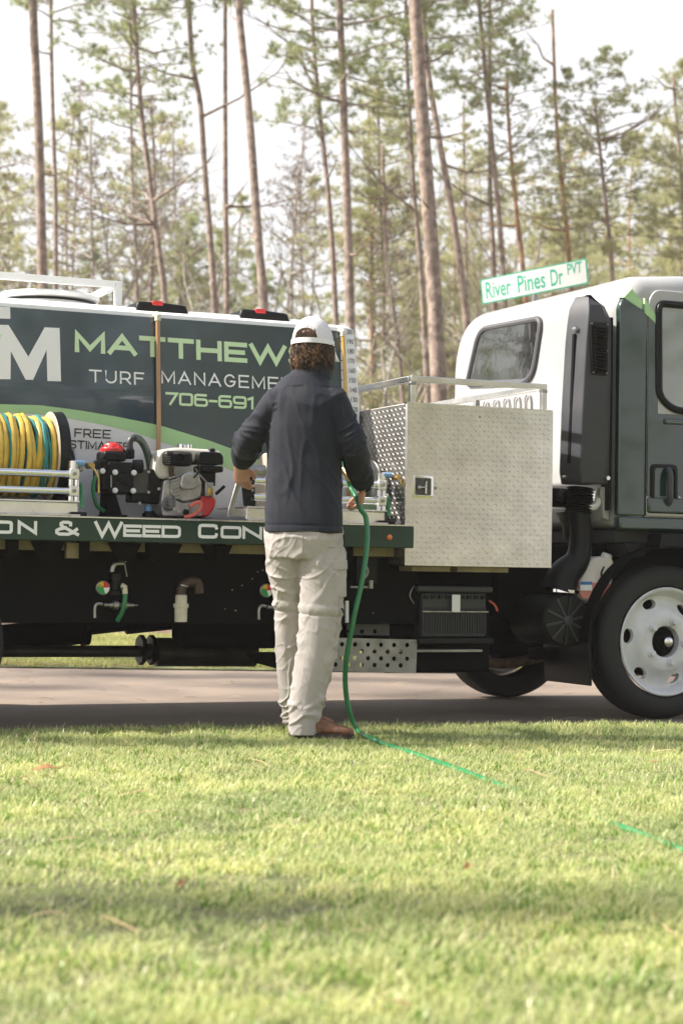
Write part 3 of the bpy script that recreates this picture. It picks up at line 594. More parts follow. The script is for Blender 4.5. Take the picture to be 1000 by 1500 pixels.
part('pane', up(wq, VS-.019, VS-.008, [.04, .1, .08, .08, .05]), mat('tinted_glass', (.22, .24, .22), .05, coat=1, spec=.9, var=.3, vs=1.5), dw)
# handle: recess cup, bar, key lock
hx = [(-.142, 1.352), (.022, 1.352), (.026, 1.118), (-.142, 1.118)]
hm = up(hx, VS-.028, VS, .03); ho = part('door_handle', hm, black, door, .004)
cut = MB(); cut.prism(rpoly([(-.122, 1.332), (.004, 1.332), (.008, 1.138), (-.122, 1.138)], .025), VS-.05, VS-.012); boolcut(ho, cut)
mb = MB(); mb.tube([(-.035, VS-.014, 1.33), (-.038, VS-.045, 1.30), (-.04, VS-.05, 1.22), (-.038, VS-.045, 1.16), (-.035, VS-.014, 1.14)], .018, 8, sm=3); part('grip', mb, greyplas, ho)
mb = MB(); mb.cyl((-.095, VS-.026, 1.155), (-.095, VS-.012, 1.155), .009, 12); part('key_lock', mb, chrome, ho)
mb = strokes(MB(), 'N', .035, .115, 1.115, 1.18, .013, VS-.018); part('door_lettering', mb, letterwhite, door)
# under the door: step edge and wheel arch trim
part('sill_strip', up([(-.33, 1.0), (1.1, 1.0), (1.1, 1.07), (-.33, 1.07)], VS-.016, VS+.05), dgreen, cab, .012)
part('arch_trim', up([(-.12, .905), (.9, .93), (.9, .985), (-.10, .985)], -.10, .25), black, truck, .012)
part('cab_floor', MB().box((-.31, .04, .93), (1.15, 1.9, 1.0)), mat('floor_grey', (.03, .03, .03), .7, var=.2), truck, .01)
part('dark_engine_fill', MB().box((-.75, .5, .5), (1.0, 1.45, .93)), frameblack, truck, .02)  # black fill box for the shade under the cab, where the engine sits
part('front_bumper', MB().box((1.1, 0, .45), (1.3, 1.93, .8)), white, truck, .05)
for v in (.12, 1.81): part('headlight', MB().box((1.22, v-.1, .85), (1.27, v+.1, 1.0)), chrome, truck, .03)
mb = MB(); mb.tube([(1.0, -.12, 2.0), (1.0, -.30, 1.95), (1.0, -.3, 1.5)], .015, 8); mb.box((.96, -.38, 1.55), (1.02, -.22, 1.9)); part('door_mirror', mb, black, truck, .01)
mb = MB(); mb.add([(.98, .2, 2.17), (.98, 1.75, 2.17), (1.22, 1.78, 1.55), (1.22, .17, 1.55)], [(0, 1, 2, 3)]); ws = part('windscreen', mb, glass, truck); ws.modifiers.new('t', 'SOLIDIFY').thickness = .03
# small roof marker bumps and roof rib
mb = MB()
for v in (.35, .65, .95, 1.25, 1.55): mb.box((-.05, v-.012, 2.368), (.7, v+.012, 2.387))
part('roof_ribs', mb, white, cab, .006)
# --- air intake stack
sec = lambda z, uL, uR, vf, vb, du=0: [(uL+.0, .10, z), (uL+.030, vf, z), (uR-.045, vf-.004, z), (uR, vf+.03, z), (uR, .16, z), (uL+.03, .16, z)]
mb = MB(); mb.rings([sec(1.235, -.600, -.392, -.045, .3), sec(1.30, -.612, -.388, -.05, .3), sec(1.62, -.604, -.386, -.055, .3), sec(1.98, -.585, -.384, -.055, .3), sec(2.10, -.572, -.386, -.05, .3), sec(2.17, -.560, -.415, -.035, .3), sec(2.225, -.53, -.475, .01, .3)])
intake = part('air_intake', mb, greyplas, truck, .012, 25)
mb = MB(); mb.prism([(-.588, 2.03), (-.572, 2.05), (-.562, 1.98), (-.575, 1.6), (-.598, 1.33), (-.605, 1.33), (-.592, 1.6), (-.585, 1.9)], .02, .06)
part('seam_gap', MB().add([], []) or MB().bar((-.576, .035, 2.02), (-.598, .035, 1.34), .008, .022), frameblack, intake)
fr = up([(-.538, 2.075), (-.428, 2.075), (-.432, 1.80), (-.525, 1.80)], -.066, -.04, .012); fro = part('louvre_frame', fr, black, intake, .002)
mb = MB()
for k in range(15):
    z = 1.825+k*.0165
    a = -.515-.0003*k; b = -.443; mb.add([(a, -.064, z), (b, -.064, z), (b, -.085, z-.010), (a, -.085, z-.010), (a, -.064, z+.004), (b, -.064, z+.004), (b, -.087, z-.007), (a, -.087, z-.007)], [(0,1,2,3),(7,6,5,4),(0,4,5,1),(1,5,6,2),(2,6,7,3),(3,7,4,0)])
part('louvre', mb, black, fro, kind='stuff')
for u, z in ((-.531, 2.066), (-.436, 2.066), (-.519, 1.812), (-.439, 1.812), (-.435, 1.93)):
    part('screw', MB().cyl((u, -.07, z), (u, -.064, z), .004, 8), steel, fro)
for u, v, z in ((-.575, .03, 2.045), (-.425, -.055, 1.265), (-.60, .07, 1.27)):
    part('clip_bolt', MB().cyl((u, v-.02, z), (u, v+.01, z), .011, 8), chrome, intake)
# bellows, duct, clamp and air cleaner
def atp(x, y, v): u, z = at(x, y, v); return Vector((u, v, z))
mb = MB(); c0 = atp(850, 714, .12); c1 = atp(846, 752, .12); prof = []
for k in range(19): prof.append((.062+.014*(k % 2), (c0-c1).length*k/18))
mb.lathe(c1, c0-c1, prof, 24); part('bellows', mb, black, truck)
mb = MB(); mb.tube([atp(848, 748, .12), atp(850, 790, .12), atp(845, 820, .12), atp(826, 842, .13), atp(818, 864, .14)], [.056, .06, .066, .085, .10], 20, sm=5); part('duct', mb, black, truck, 0, 60)
c = atp(822, 866, .14); part('hose_clamp', MB().lathe(c, (.06, 0, 1), [(.095, -.008), (.099, -.008), (.099, .008), (.095, .008)], 24), chrome, truck)
c = atp(830, 909, .06)
mb = MB(); mb.lathe(c, (0, 1, 0), [(.0, 0), (.128, 0), (.140, .012), (.140, .05), (.132, .055), (.132, .38), (0, .38)], 40); ac = part('air_cleaner', mb, black, truck, 0, 30)
for k in range(10):
    a = k*math.pi/5+.2; part('rib', MB().bar(c+Vector((math.cos(a)*.02, -.004, math.sin(a)*.02)), c+Vector((math.cos(a)*.128, -.003, math.sin(a)*.128)), .004, .012), greyplas, ac)
part('cover_boss', MB().lathe(c, (0, -1, 0), [(.026, 0), (.026, .012), (.02, .016), (0, .016)], 20), greyplas, ac)
part('drain_boss', MB().lathe(c+Vector((.0, 0, -.095)), (0, -1, 0), [(.022, 0), (.022, .012), (.014, .012), (.014, .004), (0, .004)], 16), black, ac)
# bracket plate near the bellows
u, z = at(826, 765, .2); bp_ = part('bracket', MB().prism([(u-.05, z+.05), (u+.03, z+.06), (u+.05, z-.03), (u+.035, z-.10), (u-.0, z-.09), (u-.01, z-.02)], .2, .21), steel, truck, .002)
u, z = at(822, 725, .12); part('rubber_mount', MB().cyl((u-.02, .12, z), (u+.0, .1, z-.01), .03, 12), black, truck)
part('mount_plate', MB().box((-.64, .22, 1.12), (-.36, .35, 1.22)), black, truck, .01)
part('cab_lock', MB().tube([(-.52, .1, 1.18), (-.45, .08, 1.12), (-.40, .08, 1.13), (-.37, .1, 1.20)], .02, 8, sm=3), whiteplas, truck)
part('cab_back_bracket', MB().prism([(-.395, 1.225), (-.345, 1.225), (-.34, 1.05), (-.375, 1.06), (-.38, 1.16), (-.395, 1.17)], .05, .08), white, truck, .004)
# coolant bottle
bx = [at(x, y, .16) for x, y in [(838, 862), (853, 826), (868, 815), (890, 815), (896, 832), (889, 860), (872, 886), (842, 876)]]
mb = MB(); mb.prism(rpoly(bx, .02, 4), .12, .25); cb = part('coolant_bottle', mb, bottle, truck, .015)
bx2 = [at(x, y, .158) for x, y in [(840, 852), (888, 855), (872, 884), (843, 874)]]; mb = MB(); mb.prism(rpoly(bx2, .012, 3), .112, .13); part('coolant', mb, pink, cb, .006)
p = atp(886, 820, .15); part('bottle_cap', MB().lathe(p+Vector((0, 0, 0)), (.25, -.2, 1), [(.0, 0), (.026, 0), (.03, .01), (.03, .028), (.022, .036), (0, .036)], 16), whiteplas, cb)
mb = MB(); mb.tube([atp(884, 830, .10), atp(880, 840, .10), atp(883, 850, .10), atp(891, 848, .10), atp(893, 835, .10)], .0055, 8, sm=4); part('bottle_tube', mb, black, cb)
lx = [at(x, y, .11) for x, y in [(849, 852), (866, 852), (866, 865), (849, 865)]]; part('bottle_label', MB().prism(lx, .107, .111), letterwhite, cb)
lx = [at(x, y, .11) for x, y in [(849, 852), (866, 852), (866, 856.5), (849, 856.5)]]; part('label_band', MB().prism(lx, .105, .1065), bluelab, cb)
# --- front wheels
def wheel(c, s, name='wheel', dual=False):
    """c: centre of the outer tyre face; s=+1 when the tyre extends to +v"""
    ax = Vector((0, s, 0)); W_ = .215
    e = bpy.data.objects.new(name, None); col.objects.link(e); e.parent = truck; e['org'] = (0, 0, 0); e.empty_display_size = .1
    mb = MB(); mb.lathe(c, ax, [(.285, .035), (.30, .008), (.335, -.002), (.372, .004), (.395, .018), (.408, .035), (.411, .05), (.411, .066), (.402, .067), (.402, .073), (.412, .074), (.412, .103), (.402, .104), (.402, .110), (.412, .111), (.412, .14), (.402, .141), (.402, .147), (.411, .148), (.411, .165), (.405, .19), (.39, .205), (.335, .217), (.285, .18)], 72, cap=False)
    part('tyre', mb, rubber, e, 0, 30)
    mb = MB(); pr = [(.268, .060), (.282, .018), (.290, .006), (.284, .000), (.274, .004), (.264, .020), (.256, .045), (.246, .064), (.228, .066), (.180, .040), (.160, .018), (.145, .012), (.100, .012), (.085, .018), (.080, .04), (.080, .065), (.15, .055), (.19, .075), (.225, .095), (.258, .09)]
    mb.lathe(c, ax, pr+[pr[0]], 96, cap=False); rim = part('rim', mb, rimwhite, e, 0, 40)
    cut = MB()
    for k in range(6):
        a = R(52+60*k); q = c+Vector((math.cos(a)*.212, 0, math.sin(a)*.212)); X = Vector((math.cos(a), 0, math.sin(a))); Y = Vector((-math.sin(a), 0, math.cos(a)))
        cut.rings([[q+ax*h+X*.025*math.cos(t)+Y*.040*math.sin(t) for t in [j*math.pi/8 for j in range(16)]] for h in (-.05, .2)])
    boolcut(rim, cut)
    part('hub', MB().lathe(c, ax, [(0, -.012), (.030, -.012), (.036, -.004), (.038, .012), (.045, .02), (.045, .05), (.079, .055), (.079, .07), (0, .07)], 32), black if False else frameblack, e, 0, 30)
    part('hub_cap', MB().lathe(c, ax, [(0, -.022), (.018, -.02), (.027, -.012), (.031, .0), (.031, .012), (0, .012)], 24), alu, e, 0, 40)
    for k in range(5):
        a = R(72*k+68); q = c+Vector((math.cos(a)*.113, 0, math.sin(a)*.113))
        mb = MB(); mb.lathe(q, ax, [(0, -.018), (.0135, -.018), (.0155, -.014), (.0155, .004), (.0215, .005), (.0215, .013), (0, .013)], 6 if False else 12); part('lug_nut', mb, rimwhite, e, 0, 20)
    part('drum', MB().lathe(c, ax, [(0, .10), (.19, .10), (.19, .22), (0, .22)], 24), frameblack, e)
    return e
wheel(Vector((0, 0, .41)), 1); wheel(Vector((0, 1.875, .41)), -1)
wheel(Vector((-3.985, -.06, .41)), 1); wheel(Vector((-3.985, 2.0, .41)), -1)
mb = MB(); mb.lathe(Vector((-3.985, .2, .41)), (0, 1, 0), [(.28, 0), (.40, .01), (.41, .05), (.41, .17), (.40, .2), (.28, .21)], 48); part('inner_tyre', mb, rubber, truck)
mb = MB(); mb.lathe(Vector((-3.985, 1.53, .41)), (0, 1, 0), [(.28, 0), (.40, .01), (.41, .05), (.41, .17), (.40, .2), (.28, .21)], 48); part('inner_tyre', mb, rubber, truck)
part('front_axle', MB().cyl((0, .2, .38), (0, 1.7, .38), .06, 16), frameblack, truck); part('rear_axle', MB().cyl((-3.985, .2, .41), (-3.985, 1.75, .41), .09, 16), frameblack, truck)
# wheel arch liner and mud flap
mb = MB(); c = Vector((0, 0, .41)); rs = []
for k in range(16):
    a = R(78+(196-78)*k/15); r = .505; ve = .05 if math.degrees(a) < 174 else .42; rs.append([c+Vector((math.cos(a)*rr_*.97, v, math.sin(a)*rr_)) for rr_, v in ((r, -.035), (r+.022, -.035), (r+.022, ve), (r, ve))])
mb.rings(rs); part('arch_liner', mb, frameblack, truck, .004)
mb = MB(); mb.prism([(-.512, .41), (-.500, .41), (-.485, .185), (-.497, .183)], -.035, .43); part('mud_flap', mb, black, truck, .003)
part('fender_strut', MB().prism([(-.28, .93), (-.12, .93), (-.15, .86), (-.24, .86)], .0, .2), black, truck, .005)
part('front_spring', MB().box((-.6, .35, .30), (.6, .43, .36)), frameblack, truck)
# --- chassis
for v in (.58, 1.26): part('frame_rail', MB().box((-5.2, v, .52), (.95, v+.08, .78)), frameblack, truck, .005)
for u in (-.9, -1.6, -2.4, -3.2, -4.4): part('frame_crossmember', MB().box((u-.04, .66, .56), (u+.04, 1.26, .74)), frameblack, truck)
part('underbody_tank', MB().box((-3.36, .30, .50), (-1.65, .57, .80)), frameblack, truck, .03)
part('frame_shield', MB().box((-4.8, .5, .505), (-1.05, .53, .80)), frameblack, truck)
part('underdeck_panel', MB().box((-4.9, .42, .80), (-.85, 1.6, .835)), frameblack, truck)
part('gearbox', MB().box((-1.6, .78, .33), (-.75, 1.1, .62)), frameblack, truck, .04)
# deck
deck = part('deck', MB().box((-5.3, -.155, .955), (-1.63, 2.055, .985)), steel, truck, .003)
lip = part('deck_rail', MB().box((-5.3, -.17, .877), (-1.597, -.157, .983)), lipgreen, truck, .004)
part('rail_edge', MB().box((-5.3, -.175, .9835), (-1.597, -.12, .990)), alu, deck)
part('rail_end', MB().box((-1.5965, -.17, .879), (-1.593, -.10, .983)), steel, deck)
mb = MB(); strokes(mb, 'ON', at(-6, 0, -.17)[0]-.06, at(54, 0, -.17)[0], .8955, .967, .0135, -.1705, gap=.22)
u_ = lambda x: at(x, 780, -.17)[0]
part('rail_lettering', strokes(MB(), 'O', u_(-24), u_(19), .903, .962, .0145, -.1705), letterwhite, lip)
part('rail_lettering', strokes(MB(), 'N', u_(26), u_(54.5), .903, .963, .0145, -.1705), letterwhite, lip)
part('rail_lettering', strokes(MB(), '&', u_(81), u_(116), .900, .968, .0145, -.1705), letterwhite, lip)
part('rail_lettering', strokes(MB(), 'W', u_(138), u_(180), .896, .970, .0150, -.1705), letterwhite, lip)
part('rail_lettering', strokes(MB(), 'EED', u_(180.5), u_(265), .901, .958, .0140, -.1705, gap=.19), letterwhite, lip)
part('rail_lettering', strokes(MB(), 'C', u_(290), u_(319), .902, .970, .0150, -.1705), letterwhite, lip)
part('rail_lettering', strokes(MB(), 'ONTROL', u_(323), u_(498), .904, .963, .0142, -.1705, gap=.2), letterwhite, lip)
c = Vector((u_(570), -.172, at(570, 787, -.17)[1])); rf = part('side_reflector', MB().lathe(c, (0, -1, 0), [(.014, -.004), (.0135, .004), (.009, .007), (0, .008)], 20), orange, lip)
for k in range(11):
    u = -4.9+k*.33; part('deck_beam', MB().box((u, -.10, .80), (u+.045, 2.0, .954)), frameblack, truck)
part('tan_beam', MB().box((-4.9, -.03, .835), (-1.63, .0, .905)), tan, truck)
for x0, x1 in ((105, 131), (20, 96)):
    pass
part('tan_bracket', MB().box((u_(107), -.075, .80), (u_(131), -.04, .87)), tan, truck)
for x in (70, 184, 245, 320): part('hanger_plate', MB().prism([(u_(x)-.05, .875), (u_(x)+.11, .875), (u_(x)+.07, .79), (u_(x)-.0, .79)], -.07, -.055), frameblack, truck)
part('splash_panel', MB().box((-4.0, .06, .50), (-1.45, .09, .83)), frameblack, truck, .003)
# perforated step plates
q = [at(x, y, .02) for x, y in [(480, 934), (611, 937), (609, 986), (478, 983)]]
mb = MB(); mb.prism(q, .02, .026); stp = part('step_plate', mb, galv, truck); cut = MB()
for j in range(5):
    for i in range(8):
        x = 482+i*19+(9.5 if j % 2 else 0); y = 935.5+j*10+(i*.25)+8; u, z = at(x, y, .02)
        if at(605, y, .02)[0] > u > q[0][0]+.03 and q[3][1]+.02 < z < q[0][1]-.005: cut.cyl((u, 0, z), (u, .05, z), .0115, 14)
boolcut(stp, cut)
q = [at(x, y, .10) for x, y in [(508, 880), (570, 882), (570, 931), (508, 930)]]
st2 = part('step_plate', MB().prism(q, .10, .106), mat('dark_plate', (.08, .08, .08), .5, metal=.6, var=.2, vs=9), truck)
cut = MB()
for i in range(3): u, z = at(511+i*19, 925, .1); cut.cyl((u, .08, z), (u, .13, z), .0115, 14)
boolcut(st2, cut)
part('step_hanger', MB().box((q[0][0]+.02, .11, .42), (q[0][0]+.05, .16, .85)), frameblack, truck); part('step_tread', MB().box((-1.62, .027, .36), (-1.10, .30, .372)), galv, truck)
part('dark_side_box', MB().box((-1.60, .12, .25), (-1.0, .42, .60)), frameblack, truck, .02)  # black box, raised behind the step plate to darken its holes
# battery
b0 = at(618, 868, .03); b1 = at(711, 934, .03)
bt = part('battery', MB().box((b0[0], .03, b1[1]), (b1[0], .28, b0[1])), fabricb, truck, .01)
mb = MB(); nr = 26
for k in range(nr):
    u = b0[0]+.006+(b1[0]-b0[0]-.012)*k/(nr-1); mb.box((u-.0028, .022, b1[1]+.02), (u+.0028, .031, b1[1]+.15))
part('case_ribs', mb, fabricb, bt, kind='stuff')
mb = MB()
for k in range(9):
    u = b0[0]+.02+k*(b1[0]-b0[0]-.04)/8; mb.box((u-.011, .018, b0[1]-.03), (u+.011, .031, b0[1]-.012))
part('case_clips', mb, black, bt, kind='stuff')
part('battery_lid', MB().box((b0[0]-.03, .02, b0[1]+.002), (b1[0]+.035, .3, b0[1]+.035)), greyplas, bt, .008)
zz = at(660, 896, .02)[1]; part('battery_strap', MB().box((b0[0]-.005, .012, zz-.003), (b1[0]+.004, .018, zz+.003)), steel, bt)
x0 = at(661, 0, .02)[0]; part('strap_clip', MB().box((at(660, 880, .02)[0], .006, zz-.002), (at(672, 880, .02)[0], .0115, at(660, 871, .02)[1])), whiteplas, bt, .001)
part('battery_tray', MB().box((b0[0]-.03, .0, b1[1]-.03), (b1[0]+.03, .3, b1[1]-.002)), black, bt, .004)
mb = MB(); mb.tube([atp(716, 880, .08), atp(724, 886, .06), atp(728, 895, .06)], .006, 8, sm=3); part('red_cable', mb, redhose, bt)
mb = MB(); mb.tube([atp(606, 858, .05), atp(600, 872, .04), atp(606, 884, .05)], .004, 6, sm=4); part('loose_wire', mb, steel, bt)
# pipes
mb = MB(); mb.tube([atp(600, 962, .35), atp(640, 960, .35), atp(690, 964, .35), atp(740, 972, .4), atp(800, 960, .6)], .028, 12, sm=5); part('exhaust_pipe', mb, rust, truck)
mb = MB(); mb.cyl(atp(-60, 954, .9), atp(208, 954, .9), .030, 20); part('exhaust_pipe', mb, pipeblk, truck)
mb = MB(); mb.cyl(atp(228, 955, .9), atp(372, 956, .9), .075, 28); mb.tube([atp(205, 954, .9), atp(228, 955, .9)], [.032, .05], 20); part('muffler', mb, pipeblk, truck, 0, 40)
for x in (207, 222): part('pipe_clamp', MB().lathe(atp(x, 952, .9), (1, 0, 0), [(.03, -.012), (.078, -.012), (.078, .012), (.03, .012)], 8), black, truck, 0, 20)
mb = MB(); mb.cyl(atp(-20, 940, 1.0), atp(120, 922, 1.0), .075, 20); mb.cyl(atp(118, 922, 1.0), atp(128, 921, 1.0), .085, 20); mb.cyl(atp(126, 921, 1.0), atp(190, 914, 1.0), .035, 16); mb.cyl(atp(185, 914, 1.0), atp(300, 902, 1.0), .055, 16)
part('drive_shaft', mb, frameblack, truck, 0, 40)
part('fuel_tank', MB().box((-2.6, .42, .36), (-1.5, .56, .60)), frameblack, truck, .06)
part('tank_guard', MB().prism([at(x, y, .4) for x, y in [(360, 955), (425, 955), (500, 880), (500, 978), (420, 983), (370, 970)]], .4, .41), frameblack, truck)
# valve stations under the deck
def valve(x, y):
    o = Vector(atp(x, y, .02)); e = bpy.data.objects.new('valve_station', None); col.objects.link(e); e.parent = truck; e['org'] = (0, 0, 0); e.empty_display_size = .05
    P = lambda dx, dy, dv=0: Vector((o.x+dx/330*1.0, o.y+dv, o.z-dy/300))
    part('valve_body', MB().lathe(P(20, -2), (0, 0, 1), [(0, -.04), (.03, -.04), (.032, -.02), (.022, -.015), (.022, .03), (.027, .032), (.027, .06), (.018, .07), (0, .07)], 20), black, e)
    part('elbow', MB().tube([P(14, -22), P(15, -29), P(20, -34), P(32, -35)], .013, 10, sm=3), steel, e)
    part('lever', MB().tube([P(34, -36), P(36, -44), P(44, -58)], [.008, .006, .004], 8, sm=2), steel, e)
    part('pull_rod', MB().tube([P(34, -34), P(36, -25), P(38, -16)], .003, 6), steel, e)
    part('fitting', MB().lathe(P(20, 24), (1, 0, 0), [(0, -.055), (.010, -.055), (.010, -.03), (.015, -.03), (.015, -.012), (.022, -.012), (.022, .014), (.012, .02), (.012, .04), (.017, .04), (.017, .06), (.009, .062), (.009, .09), (.004, .09), (.004, .11), (0, .11)], 12), steel, e, 0, 20)
    part('drain_elbow', MB().tube([P(0, 23), P(-7, 22), P(-12, 27), P(-12, 42)], .0075, 8, sm=3), steel, e)
    part('hose_stub', MB().tube([P(26, -2, -.03), P(31, 2, -.035), P(32, 12, -.035), P(30, 30, -.03), P(24, 46, -.0)], .0115, 10, sm=3), greenhose, e)
    part('hose_elbow', MB().tube([P(26, -4, -.03), P(31, -2, -.035), P(32, 8, -.035)], .0135, 10), pvc, e)
    g = part('pressure_gauge', MB().lathe(o, (0, -1, 0), [(0, -.012), (.033, -.012), (.034, .006), (.031, .008), (.031, .006), (0, .006)], 32), steel, e)
    for a0, a1, m_ in ((90, 160, mat('gauge_yellow', (.7, .5, .05), .4)), (160, 290, mat('gauge_green', (.02, .3, .08), .4)), (-70, 5, letterwhite), (5, 90, red)):
        ps = [(o.x, o.z)]+[(o.x+.0295*math.cos(R(a0+(a1-a0)*k/10)), o.z+.0295*math.sin(R(a0+(a1-a0)*k/10))) for k in range(11)]
        mb = MB(); mb.prism(ps, o.y-.0085, o.y-.0065); part('dial_sector', mb, m_, g)
    part('needle', MB().bar((o.x, o.y-.010, o.z), (o.x-.02, o.y-.010, o.z+.016), .002, .002), frameblack, g)
valve(151, 861); valve(390, 865)
# cream drain fitting
p = atp(265, 900, .0)
part('drain_strainer', MB().lathe(p, (0, 0, 1), [(0, -.035), (.030, -.035), (.031, .03), (.036, .032), (.037, .05), (.028, .052), (.028, .09), (0, .09)], 24), pvc, truck, 0, 30)
part('drain_pipe', MB().tube([p+Vector((0, 0, .08)), p+Vector((.0, 0, .12)), p+Vector((.03, 0, .15)), p+Vector((.08, 0, .15)), p+Vector((.09, .0, .1))], .024, 12, sm=4), mat('brown_pipe', (.06, .035, .02), .5, var=.3), truck)
for dz in (.09, .135): part('pipe_ring', MB().lathe(p+Vector((.012*(dz > .1), 0, dz)), (.2 if dz > .1 else 0, 0, 1), [(.0245, -.003), (.027, -.003), (.027, .003), (.0245, .003)], 20), steel, truck)
mb = MB(); rnd = random.Random(8)
for _ in range(16):
    u = rnd.uniform(-2.5, -1.7); z = rnd.uniform(.5, .76); mb.cyl((u, .055, z), (u, .061, z), .003, 6)
part('rivets', mb, steel, truck, kind='stuff')
p = atp(536, 830, .0); part('hook_bracket', MB().box((p.x-.05, .0, .70), (p.x+.06, .012, .83)), black, truck); part('hook_loop', MB().tube([p+Vector((-.03, -.01, -.02)), p+Vector((-.01, -.02, 0)), p+Vector((0, -.02, -.03)), p+Vector((-.02, -.02, -.06))], .006, 8, sm=3), steel, truck)
part('pipe_stub', MB().cyl(atp(513, 860, .0), atp(538, 860, .0), .006, 8), steel, truck); part('pipe_clip', MB().cyl(atp(543, 862, .0), atp(543, 850, .0), .012, 10), steel, truck)
part('white_tube', MB().cyl(atp(508, 880, .01), atp(508, 912, .01), .009, 10), whiteplas, truck)
# toolbox supports
part('box_bearer', MB().box((-1.56, -.09, .765), (-1.35, 1.8, .790)), tan, truck); part('box_bearer', MB().box((-1.31, -.09, .765), (-1.02, 1.8, .790)), tan, truck)

# ============================================================ ALUMINIUM TOOLBOX (stands on the frame, railed top)
tb = tthing('aluminium_toolbox', 'tall diamond plate aluminium toolbox with a railed top, between the tank and the cab', 'toolbox', (-1.624, -.13, .792))
BU0, BU1, BV0, BV1, BZ0, BZ1 = -1.622, -.806, -.118, 1.94, .795, 1.592
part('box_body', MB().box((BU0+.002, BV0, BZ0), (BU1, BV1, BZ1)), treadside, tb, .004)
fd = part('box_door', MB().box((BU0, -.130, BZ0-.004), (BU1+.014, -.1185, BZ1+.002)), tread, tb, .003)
def lugs(fn, nu, nz, pitch, m, parent, name='tread_lugs', ok=None):
    mb = MB(); L_ = pitch*.42; W_ = pitch*.09; H_ = .0036
    for i in range(nu):
        for j in range(nz):
            a = i*pitch; b = j*pitch
            if ok and not ok(a, b): continue
            s = 1 if (i+j) % 2 else -1; dx, dz = s*math.cos(R(38)), math.sin(R(38)); px_, pz = -dz, dx
            P_ = [fn(a+dx*L_, b+dz*L_, 0), fn(a+px_*W_, b+pz*W_, 0), fn(a-dx*L_, b-dz*L_, 0), fn(a-px_*W_, b-pz*W_, 0), fn(a+dx*L_*.55, b+dz*L_*.55, H_), fn(a-dx*L_*.55, b-dz*L_*.55, H_)]
            mb.add(P_, [(0, 1, 4), (1, 5, 4), (1, 2, 5), (2, 3, 5), (3, 4, 5), (3, 0, 4)])
    return part(name, mb, m, parent, 0, 0, 'stuff')
PI_ = .0245
lk0, lk1 = at(604, 696, -.13), at(633, 730, -.13)
nu = int((BU1-BU0)/PI_); nzz = int((BZ1-BZ0)/PI_)
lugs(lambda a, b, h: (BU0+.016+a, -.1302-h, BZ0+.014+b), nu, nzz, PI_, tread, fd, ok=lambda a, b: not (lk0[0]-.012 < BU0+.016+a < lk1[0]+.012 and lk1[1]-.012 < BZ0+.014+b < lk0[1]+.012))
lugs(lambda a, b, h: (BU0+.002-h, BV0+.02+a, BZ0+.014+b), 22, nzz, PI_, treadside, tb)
ey = MB().box((BU0, -.134, BZ1-.003), (BU1+.006, -.100, BZ1+.004)); part('top_trim', ey, alu, tb)
part('hinge', MB().box((BU1+.0, -.117, BZ0+.04), (BU1+.010, -.108, BZ1-.02)), steel, tb)
# latch
lb = up([(lk0[0], lk0[1]), (lk1[0], lk0[1]), (lk1[0], lk1[1]), (lk0[0], lk1[1])], -.1365, -.1225, .014); lo = part('latch', lb, chrome, fd, .002)
cut = MB(); cut.prism(rpoly([(lk0[0]+.012, lk0[1]-.012), (lk1[0]-.012, lk0[1]-.012), (lk1[0]-.012, lk1[1]+.014), (lk0[0]+.012, lk1[1]+.014)], .008), -.16, -.126); boolcut(lo, cut)
uc_, zc_ = (lk0[0]+lk1[0])/2, (lk0[1]+lk1[1])/2
part('recess_shade_plate', MB().prism(rpoly([(lk0[0]+.0125, lk0[1]-.0125), (lk1[0]-.0125, lk0[1]-.0125), (lk1[0]-.0125, lk1[1]+.0145), (lk0[0]+.0125, lk1[1]+.0145)], .007), -.1335, -.1262), mat('recess_shade_dark', (.10, .10, .10), .45, metal=.8, var=.3, vs=40), lo)  # dark plate paints the recess shade that the shallow cut lacks
part('latch_handle', MB().tube([(uc_-.03, -.14, zc_-.005), (uc_+.012, -.142, zc_-.003), (uc_+.014, -.142, zc_+.028), (uc_+.014, -.142, zc_-.034)], .005, 8), chrome, lo)
part('latch_lock', MB().cyl((uc_-.024, -.143, zc_-.003), (uc_-.024, -.128, zc_-.003), .010, 14), steel, lo)
part('rivet', MB().lathe((lk1[0]+.016, -.130, zc_-.004), (0, -1, 0), [(.0085, 0), (.007, .004), (0, .005)], 14), steel, fd)
u, z = at(702, 611, -.13); part('rivet', MB().lathe((u, -.130, z), (0, -1, 0), [(.005, 0), (.004, .003), (0, .004)], 10), steel, fd)
# rail on top
z1 = 1.715
def rb(a, b, w_=.030, h_=.030): return MB().bar(a, b, w_, h_)
ra = (-1.580, -.10); rb_ = (-.835, -.10); rc = (-.835, 1.92); rd = (-1.580, 1.92)
for a, b in ((ra, rb_), (rb_, rc), (rd, rc), (ra, rd)): 
    A = Vector((*a, z1)); B = Vector((*b, z1)); d = (B-A).normalized()*.0155
    ab = (a == ra and b == rb_) or (a == rd); part('top_rail', MB().bar(A-(d if ab else -d), B+(d if ab else -d), .030, .030), alu, tb, .003)
for (a, b) in (ra, rb_, rc, rd, (-.835, .62), (-1.58, .95), (-.835, 1.3)):
    po = part('rail_post', MB().box((a-.0145, b-.0145, 1.596), (a+.0145, b+.0145, z1-.0155)), alu, tb, .002)
for (a, b) in (ra, rb_): part('weld', MB().box((a-.017, b-.0165, z1-.03), (a+.017, b+.0165, z1-.017)), steel, tb, .003)

